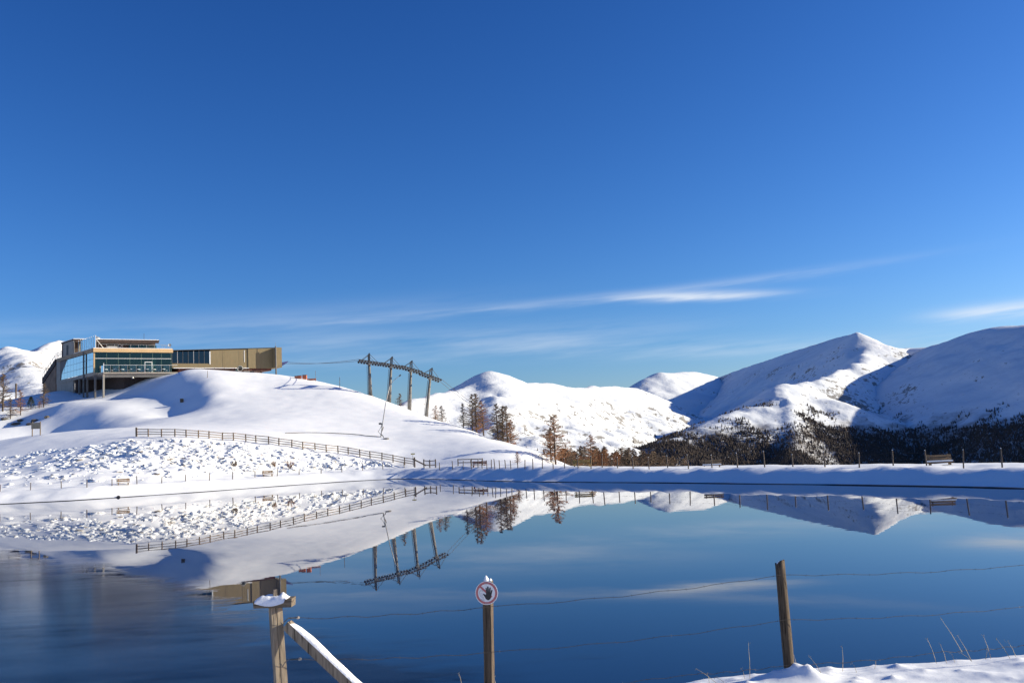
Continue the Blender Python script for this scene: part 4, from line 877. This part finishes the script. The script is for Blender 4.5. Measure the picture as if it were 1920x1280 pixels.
for a in [(867, 755, 188, 2, 'slim bare larch at the left of the three-larch clump on the skyline', 1.0), (883, 738, 188, 0, 'tall bare larch in the middle of the skyline clump', .95), (890.5, 737, 187, 3, 'tallest dark-trunked larch of the skyline clump right of the pylons', 1.0), (904, 750, 184, 1, 'broad bare larch leaning out at the right of the skyline clump', .9),
          (931, 756, 177, 0, 'left trunk of the second larch clump on the slope', .95), (940, 760, 176, 2, 'middle slender trunk of the second larch clump', 1.2), (948.5, 760, 174, 3, 'right trunk of the second larch clump, near the thin pole', 1.0), (956, 785, 172, 1, 'low larch at the right foot of the second larch clump', .9),
          (1037, 778, 146, 4, 'large broad bare larch standing alone at the end of the hill', .95), (1030, 800, 147, 1, 'smaller larch half hidden beside the large lone larch', 1.0), (749, 737, 222, 5, 'small bare larch between the second and third pylons', 1.3), (815, 759, 208, 1, 'small russet larch just right of the last pylon', 1.2), (828, 760, 206, 5, 'thin little larch second right of the last pylon', 1.3),
          (969, 846, 121, 4, 'tiny pale larch behind the far bank posts', 1.0), (1105, 814, 160, 1, 'pale feathery larch rising above the russet thicket', .9)]: place_larch(*a, G1)
G2 = 'larches at the left edge'
for a in [(6, 700, 226, 0, 'tall dark bare larch at the very left edge', 1.0), (39, 730, 224, 1, 'medium bare larch second from the left edge', .9), (82, 718, 232, 0, 'bare larch close to the stair at the left end of the restaurant', 1.0), (20, 745, 222, 3, 'low larch between the two at the left edge', 1.0), (74, 752, 230, 4, 'low brown shrubby larch below the restaurant stair', 1.2)]: place_larch(*a, G2)
G3 = 'russet larch thicket behind the far bank'
rr_ = random.Random(5)
for i in range(80):
    u = 1046+rr_.random()**0.9*215; D = rr_.uniform(150, 235); vt = np.interp(u, [1046, 1130, 1200, 1262], [842, 838, 845, 858])+rr_.uniform(-6, 14)
    place_larch(u, vt, D, rr_.choice([2, 5, 2, 5, 1]), 'one of many bare russet larches crowded behind the far bank posts', rr_.uniform(.9, 1.5), G3)
place_larch(1281, 857, 150, 2, 'single orange-brown larch tip behind the far bank, right of the thicket', 1.4); place_larch(1070, 838, 150, 2, 'reddish narrow larch at the left side of the thicket', 1.2)
# small dark pine at left
def pine(P, h, label):
    t = empty('pine_tree', P, label, 'tree'); rnd = random.Random(9); MB().tube([P-np.array([0, 0, .2]), P+np.array([0, 0, h])], [.12, .02], 6).build('trunk', BARK, t); c = MB()
    for i in range(900):
        z_ = rnd.random()**.8; r_ = .42*h*(1-z_)**.8*rnd.random()**.5; a_ = rnd.random()*6.283; b = Vector((P[0]+r_*math.cos(a_), P[1]+r_*math.sin(a_), P[2]+h*(.05+.95*z_)))
        d = Vector((math.cos(a_), math.sin(a_), rnd.uniform(-.2, .7))).normalized()*rnd.uniform(.15, .4); s_ = d.cross(Vector((rnd.gauss(0, 1), rnd.gauss(0, 1), 1))).normalized()*.06; c.add([b-s_, b+s_, b+d], [(0, 1, 2)])
    c.build('crown', PINE, t)
pine(gpix(58, 767), 3.0, 'small dark green pine between the larches at left')
# dry shrubs in the rubble
def shrub(u, v, h, label, mat):
    q = gpix(u, v); t = empty('dry_shrub', q, label, 'shrub', 'dry shrubs on the rubble slope'); rnd = random.Random(int(u)); c = MB(); b_ = MB()
    for i in range(9):
        a_ = rnd.random()*6.283; e = q+np.array([math.cos(a_)*h*.5, math.sin(a_)*h*.5, h*rnd.uniform(.5, 1)]); b_.tube([q-np.array([0, 0, .1]), e], [.025, .008], 4)
        for k in range(26):
            s_ = rnd.uniform(.3, 1.05); p = Vector(q+(e-q)*s_); d = Vector((rnd.gauss(0, 1), rnd.gauss(0, 1), rnd.gauss(.3, 1))).normalized()*rnd.uniform(.15, .35); w_ = d.cross(Vector((rnd.gauss(0, 1), 1, rnd.gauss(0, 1)))).normalized()*.022; c.add([p-w_, p+w_, p+d], [(0, 1, 2)])
    b_.build('stems', BARK, t); c.build('twigs', mat, t)
shrub(440, 874, .9, 'dark brown dry shrub on the rubble slope, leftmost of three', TWIG); shrub(516, 876, 1.0, 'reddish-brown dry shrub in the rubble, middle of three', TWIGR); shrub(543, 879.5, 1.1, 'russet dry shrub in the rubble nearest the lake corner', TWIGR)

# ------------------------------------------------------------------ near fence
Z3 = np.array([0, 0, 1.0])
# corner post with cap board and brace
c = at(521, 1200, 8.2); c = np.array([c[0], c[1], 0]); zt_ = at(516, 1128, 8.2)[2]; g = float(nearz(np.array([c[0]]), np.array([c[1]]))[0])
cpst = empty('corner_post', (c[0], c[1], g), 'squared fence corner post with snowy cap board and sloping brace', 'post')
def sq_post(name, base, top, w, d, rz, mat, par, seg=10, jit=.004):
    rnd = random.Random(3); m_ = MB(); vs = []; fs = []; prof = []
    for (x_, y_) in ((-1, -1), (-.25, -1.02), (-.12, -.9), (.02, -1.02), (1, -1), (1, .1), (1, 1), (-1, 1)): prof.append((x_*w/2, y_*d/2))
    n = len(prof); ca, sa = math.cos(rz), math.sin(rz)
    for k in range(seg+1):
        p = np.array(base)+(np.array(top)-np.array(base))*k/seg
        for (x_, y_) in prof:
            jx, jy = rnd.gauss(0, jit*.4), rnd.gauss(0, jit*.4); vs.append((p[0]+ca*(x_+jx)-sa*(y_+jy), p[1]+sa*(x_+jx)+ca*(y_+jy), p[2]))
    for k in range(seg):
        for i in range(n): fs.append((k*n+i, k*n+(i+1) % n, (k+1)*n+(i+1) % n, (k+1)*n+i))
    fs.append(tuple(seg*n+i for i in range(n))); return m_.add(vs, fs).build(name, mat, par)
tpv = at(516, 1131, 8.2); bsv = np.array(at(527, 1290, 8.2)); bsv = bsv+(bsv-tpv)*((bsv[2]-g+.2)/(tpv[2]-bsv[2])); sq_post('post', bsv, tpv, .095, .095, math.radians(28), WOOD, cpst)
cbm = MB(); cc = at(515, 1129, 8.2); cbm.hexa([cc+np.array(v) for v in [(-.16, -.075, -.03), (.155, -.06, -.036), (.155, .09, -.036), (-.16, .075, -.03), (-.165, -.075, .026), (.16, -.06, .034), (.16, .09, .034), (-.165, .075, .026)]]).build('cap_board', WOODH, cpst)
sp_ = sq_post('post_tip', cc+np.array([0.0, .02, .03]), cc+np.array([0.0, .02, .105]), .03, .03, .4, WOOD, cpst, 3)
def heap(name, fn, nx, ny, par, mat=SNOWCAP):
    vs = [fn(i/(nx-1), j/(ny-1)) for j in range(ny) for i in range(nx)]; fs = [(j*nx+i, j*nx+i+1, (j+1)*nx+i+1, (j+1)*nx+i) for j in range(ny-1) for i in range(nx-1)]; return MB().add(vs, fs).build(name, mat, par, True)
def cap_fn(s_, t_):
    x_ = -.15+.27*s_; y_ = -.082+.15*t_; e = (4*s_*(1-s_))**.5*(4*t_*(1-t_))**.45
    hgt = .038*e*(.75+.9*vnoise(np.array([s_*6+2]), np.array([t_*4+1]))[0])+.03*math.exp(-((s_-.85)/.1)**2)*e
    front = -.05*(1-t_*8)*(1 if t_ < .125 else 0)*(.4+.6*math.sin(s_*3.14))*(1 if s_ < .95 else 0)
    return cc+np.array([x_, y_-(.006 if t_ < .12 else 0), .031+.004*s_+hgt+front])
heap('snow_cap', cap_fn, 26, 18, cpst)
b0 = at(538, 1170, 8.15); b1 = at(668, 1292, 8.05); b1 = b1+(b1-b0)*.35
br = beam('brace', b0, b1, .085, .075, WOOD, cpst, (0, 0, 1)); dv = (b1-b0)/np.linalg.norm(b1-b0); nb = np.cross(np.array([0, 1., 0]), dv); nb = nb if nb[2] > 0 else -nb
def br_fn(s_, t_):
    a_ = math.pi*t_; th = .036*(1-math.exp(-s_*22))*(.85+.5*vnoise(np.array([s_*9+5]), np.array([.3]))[0]); p = b0+(b1-b0)*(s_*.97+.02)
    return p+nb*(.033+th*1.15*math.sin(a_))+np.array([0, 1, 0])*(-.05*math.cos(a_))
heap('brace_snow', br_fn, 40, 9, br)
# sign post
tpv = at(914.5, 1084, 8.8); bsv = at(917.5, 1290, 8.8); g = float(nearz(np.array([tpv[0]]), np.array([tpv[1]]))[0]); bsv = bsv+(bsv-tpv)*((bsv[2]-g+.2)/(tpv[2]-bsv[2]))
sgp = empty('fence_post', (bsv[0], bsv[1], g), 'dark square fence post carrying the round hand sign', 'post', 'near fence posts'); sq_post('post', bsv, tpv-Z3*.02, .075, .075, math.radians(-17), WOODDARK, sgp)
heap('snow_cap', lambda s_, t_: tpv+np.array([(s_-.5)*.075, (t_-.5)*.08, -.018+.035*(4*s_*(1-s_))**.5*(4*t_*(1-t_))**.5*(1+.6*math.sin(7*s_))]), 9, 9, sgp)
# round sign, built up in thin layers
sc_ = at(912.3, 1111, 8.72); nv = np.array([-.16, -.985, .06]); nv /= np.linalg.norm(nv); rv = np.cross(nv, -Z3); rv = np.cross(Z3, -nv); rv = rv/np.linalg.norm(rv); rv = rv if rv[0] > 0 else -rv; uv_ = np.cross(rv, -nv); uv_ = uv_ if uv_[2] > 0 else -uv_
sgn_ = empty('warning_sign', sc_, 'round white sign with red ring and black raised hand on the middle fence post', 'sign')
SW = plain('sign_white', (.72, .72, .72), .45, .06, 20, 0); SR = plain('sign_red', (.45, .13, .13), .45, .12, 20, 0); SB = plain('sign_black', (.012, .012, .014), .5, .1, 20, 0); SG = plain('sign_grey_line', (.30, .30, .32), .5, .1, 20, 0)
RS = .104
def pl(x_, y_, k): return sc_+rv*x_*RS+uv_*y_*RS+nv*k
def flat(name, pts, k0, k1, mat, par=None, n=None):
    n = len(pts); vs = [pl(x_, y_, k0) for x_, y_ in pts]+[pl(x_, y_, k1) for x_, y_ in pts]; return MB().add(vs, [tuple(range(n, 2*n))]+[tuple(range(n-1, -1, -1))]+[(i, (i+1) % n, n+(i+1) % n, n+i) for i in range(n)]).build(name, mat, par or sgn_)
cir = lambda r_, n=48: [(r_*math.cos(i*2*math.pi/n), r_*math.sin(i*2*math.pi/n)) for i in range(n)]
plate = flat('plate', cir(1.0), -.003, .0, SW)
def ringm(name, r0, r1, k, mat):
    n = 48; vs = [pl(r_*math.cos(i*2*math.pi/n), r_*math.sin(i*2*math.pi/n), z_) for r_ in (r0, r1) for z_ in (.0005, k) for i in range(n)]; fs = []
    for i in range(n):
        j = (i+1) % n; fs += [(n+i, n+j, 3*n+j, 3*n+i), (i, j, n+j, n+i), (2*n+j, 2*n+i, 3*n+i, 3*n+j)]
    return MB().add(vs, fs).build(name, mat, plate)
ringm('red_ring', .76, .94, .0015, SR)
flat('diagonal_bar', [(-.62, .50), (-.50, .62), (.50, -.30), (.38, -.42)], .0005, .0012, SR, plate)
# face outline behind the hand
hm_ = MB()
for pts_ in ([(-.62, .0), (-.6, .14), (-.5, .22), (-.38, .2), (-.3, .1)], [(-.62, .0), (-.58, -.16), (-.52, -.28), (-.42, -.33), (-.3, -.3)], [(-.52, -.06), (-.44, -.03)], [(-.44, -.2), (-.34, -.17)], [(-.52, -.5), (-.4, -.58), (-.2, -.66)], [(-.3, -.32), (-.34, -.46), (-.22, -.54)]):
    hm_.tube([pl(x_, y_, .0012) for x_, y_ in pts_], .0014, 4)
hm_.build('face_outline', SG, plate)
hand = [(-.08, -.50), (.08, -.60), (.20, -.60), (.34, -.48), (.40, -.28), (.46, -.05), (.54, .22), (.50, .26), (.44, .24), (.36, .02), (.355, .10), (.38, .42), (.345, .47), (.29, .46), (.26, .36), (.225, .08), (.21, .08), (.19, .50), (.15, .56), (.09, .55), (.07, .48), (.075, .08), (.055, .08), (.03, .38), (.0, .44), (-.06, .42), (-.07, .34), (-.04, .02), (-.07, -.18), (-.20, -.08), (-.30, -.06), (-.33, -.10), (-.26, -.17), (-.17, -.32)]
flat('hand_symbol', hand, .0016, .0026, SB, plate)
for y_ in (.85, -.85):
    for k in range(5): flat('lettering', [(-.16+k*.07, y_-.025-abs(k-2)*.006), (-.11+k*.07, y_-.025-abs(k-2)*.006), (-.11+k*.07, y_+.025), (-.16+k*.07, y_+.025)], .0016, .002, SG, plate)
# leaning round post at right
tpv = at(1462, 1053, 9.5); bsv = at(1482, 1275, 9.5)
rp2 = empty('fence_post', bsv, 'leaning round weathered fence post standing in the foreground snow at right', 'post', 'near fence posts')
m_ = MB(); rnd = random.Random(2); n = 14; seg = 14; vs = []; fs = []
for k in range(seg+1):
    p = bsv+(tpv-bsv)*k/seg-Z3*(.25 if k == 0 else 0); r_ = .052-.004*k/seg
    for i in range(n):
        a_ = i*2*math.pi/n; rj = r_*(1+.05*math.sin(3*a_+1)+.03*math.sin(7*a_+k*.3))+rnd.gauss(0, .0008); z_ = (.02*math.sin(a_*1.0+2.2)+.012*math.sin(3*a_)) if k == seg else 0
        vs.append((p[0]+rj*math.cos(a_), p[1]+rj*math.sin(a_), p[2]+z_))
for k in range(seg):
    for i in range(n): fs.append((k*n+i, k*n+(i+1) % n, (k+1)*n+(i+1) % n, (k+1)*n+i))
vs.append(tuple(tpv-Z3*.012)); fs += [(seg*n+i, seg*n+(i+1) % n, len(vs)-1) for i in range(n)]
m_.add(vs, fs).build('post', wood_mat('brown_post_wood', (.085, .064, .045)), rp2, True)
heap('snow_cap', lambda s_, t_: tpv+np.array([(s_-.5)*.055-.008, (t_-.5)*.05-.012, -.02+.03*(4*s_*(1-s_))**.5*(4*t_*(1-t_))**.5]), 7, 7, rp2)
# barbed wire strands
def wire(label, pts, mat=WIRE, r_=.0022, barb=True):
    m_ = MB(); allp = []
    for a, b in zip(pts[:-1], pts[1:]): allp += [p+np.array([0, 0, .008*math.sin(i*1.7+a[0]*3)*(0 < i < 15)]) for i, p in enumerate(sag(a, b, 16, .012*np.linalg.norm(b-a)))][:-1]
    allp.append(pts[-1]); m_.tube(allp, r_, 5)
    if barb:
        for a, b in zip(allp[:-1], allp[1:]):
            L = np.linalg.norm(b-a); k = max(1, int(L/.13))
            for j in range(k):
                p = a+(b-a)*(j+.5)/k; v = np.array([random.gauss(0, .4), random.gauss(0, .5), 1]); v = v/np.linalg.norm(v)*.013; m_.tube([p-v, p+v], .0012, 3)
    tag(m_.build('barbed_wire', mat), label, 'wire', 'strands of the near wire fence')
wire('topmost thin barbed wire strand of the near fence above the lake', [at(541, 1159, 8.15), at(915, 1137, 8.75), at(1466, 1077, 9.44), at(1925, 1058, 10.0)])
wire('middle barbed wire strand of the near fence', [at(545, 1236, 8.15), at(918, 1222, 8.75), at(1474, 1161, 9.44), at(1925, 1136, 10.0)])
wire('lowest barbed wire strand just above the foreground snow', [at(921, 1297, 8.75), at(1290, 1264, 9.2), at(1480, 1246, 9.44), at(1760, 1222, 9.8), at(1925, 1208, 10.0)])
for zf, lb in ((1158, 'upper'), (1235.5, 'lower')):
    p0 = at(540 if zf < 1200 else 544, zf, 8.12); p1 = at(562 if zf < 1200 else 565, zf-1, 8.15); t = empty('wire_insulator', p0, '%s dark wire tie and insulator on the corner post' % lb, 'insulator', 'wire ties on the corner post')
    MB().tube([p0, p0+(p1-p0)*.75], .006, 6).build('rod', STEELD, t); MB().tube([p0+(p1-p0)*.72, p0+(p1-p0)*.84, p1], [.009, .013, .008], 8).build('knob', plain('insulator_knob', (.25, .22, .19), .4, .2, 20, 0) if lb == 'upper' else bpy.data.materials['insulator_knob'], t)
    loop = [at(a, b, 8.08) for a, b in ((541, zf), (534, zf+6), (530, zf+13), (526, zf+8))]; MB().tube(loop, .004, 5).build('loop', STEELD, t)
# dry stalks poking through the foreground snow
gs = MB()
for a in [(1406, 1270, 1403, 1205), (1396, 1268, 1390, 1252), (1497, 1262, 1488, 1226), (1542, 1262, 1518, 1230), (1580, 1255, 1579, 1212), (1606, 1257, 1598, 1242), (1640, 1250, 1642, 1238), (1756, 1240, 1738, 1195), (1775, 1240, 1763, 1207), (1790, 1238, 1781, 1220), (1822, 1236, 1795, 1190), (1804, 1219, 1763, 1157), (1822, 1236, 1800, 1222), (1858, 1231, 1843, 1190), (1848, 1232, 1851, 1212), (1905, 1228, 1889, 1200), (1894, 1231, 1868, 1196), (1330, 1280, 1326, 1262), (866, 1290, 861, 1262), (930, 1290, 926, 1268), (1345, 1278, 1305, 1252), (1360, 1277, 1340, 1268)]:
    p0 = at(a[0], a[1]+3, 9.55); p1 = at(a[2], a[3], 9.6); md = (p0+p1)/2+np.array([.006, 0, .004]); gs.tube([p0, md, p1], [.0025, .002, .0008], 4)
    for k in range(3): e = p1+np.array([random.gauss(0, .01), random.gauss(0, .01), -random.uniform(0, .03)]); gs.tube([e, e+np.array([random.gauss(0, .008), 0, .015])], .0012, 3)
tag(gs.build('dry_grass', STALK), 'thin dry grass stalks poking out of the foreground snow', 'grass', kind='stuff')
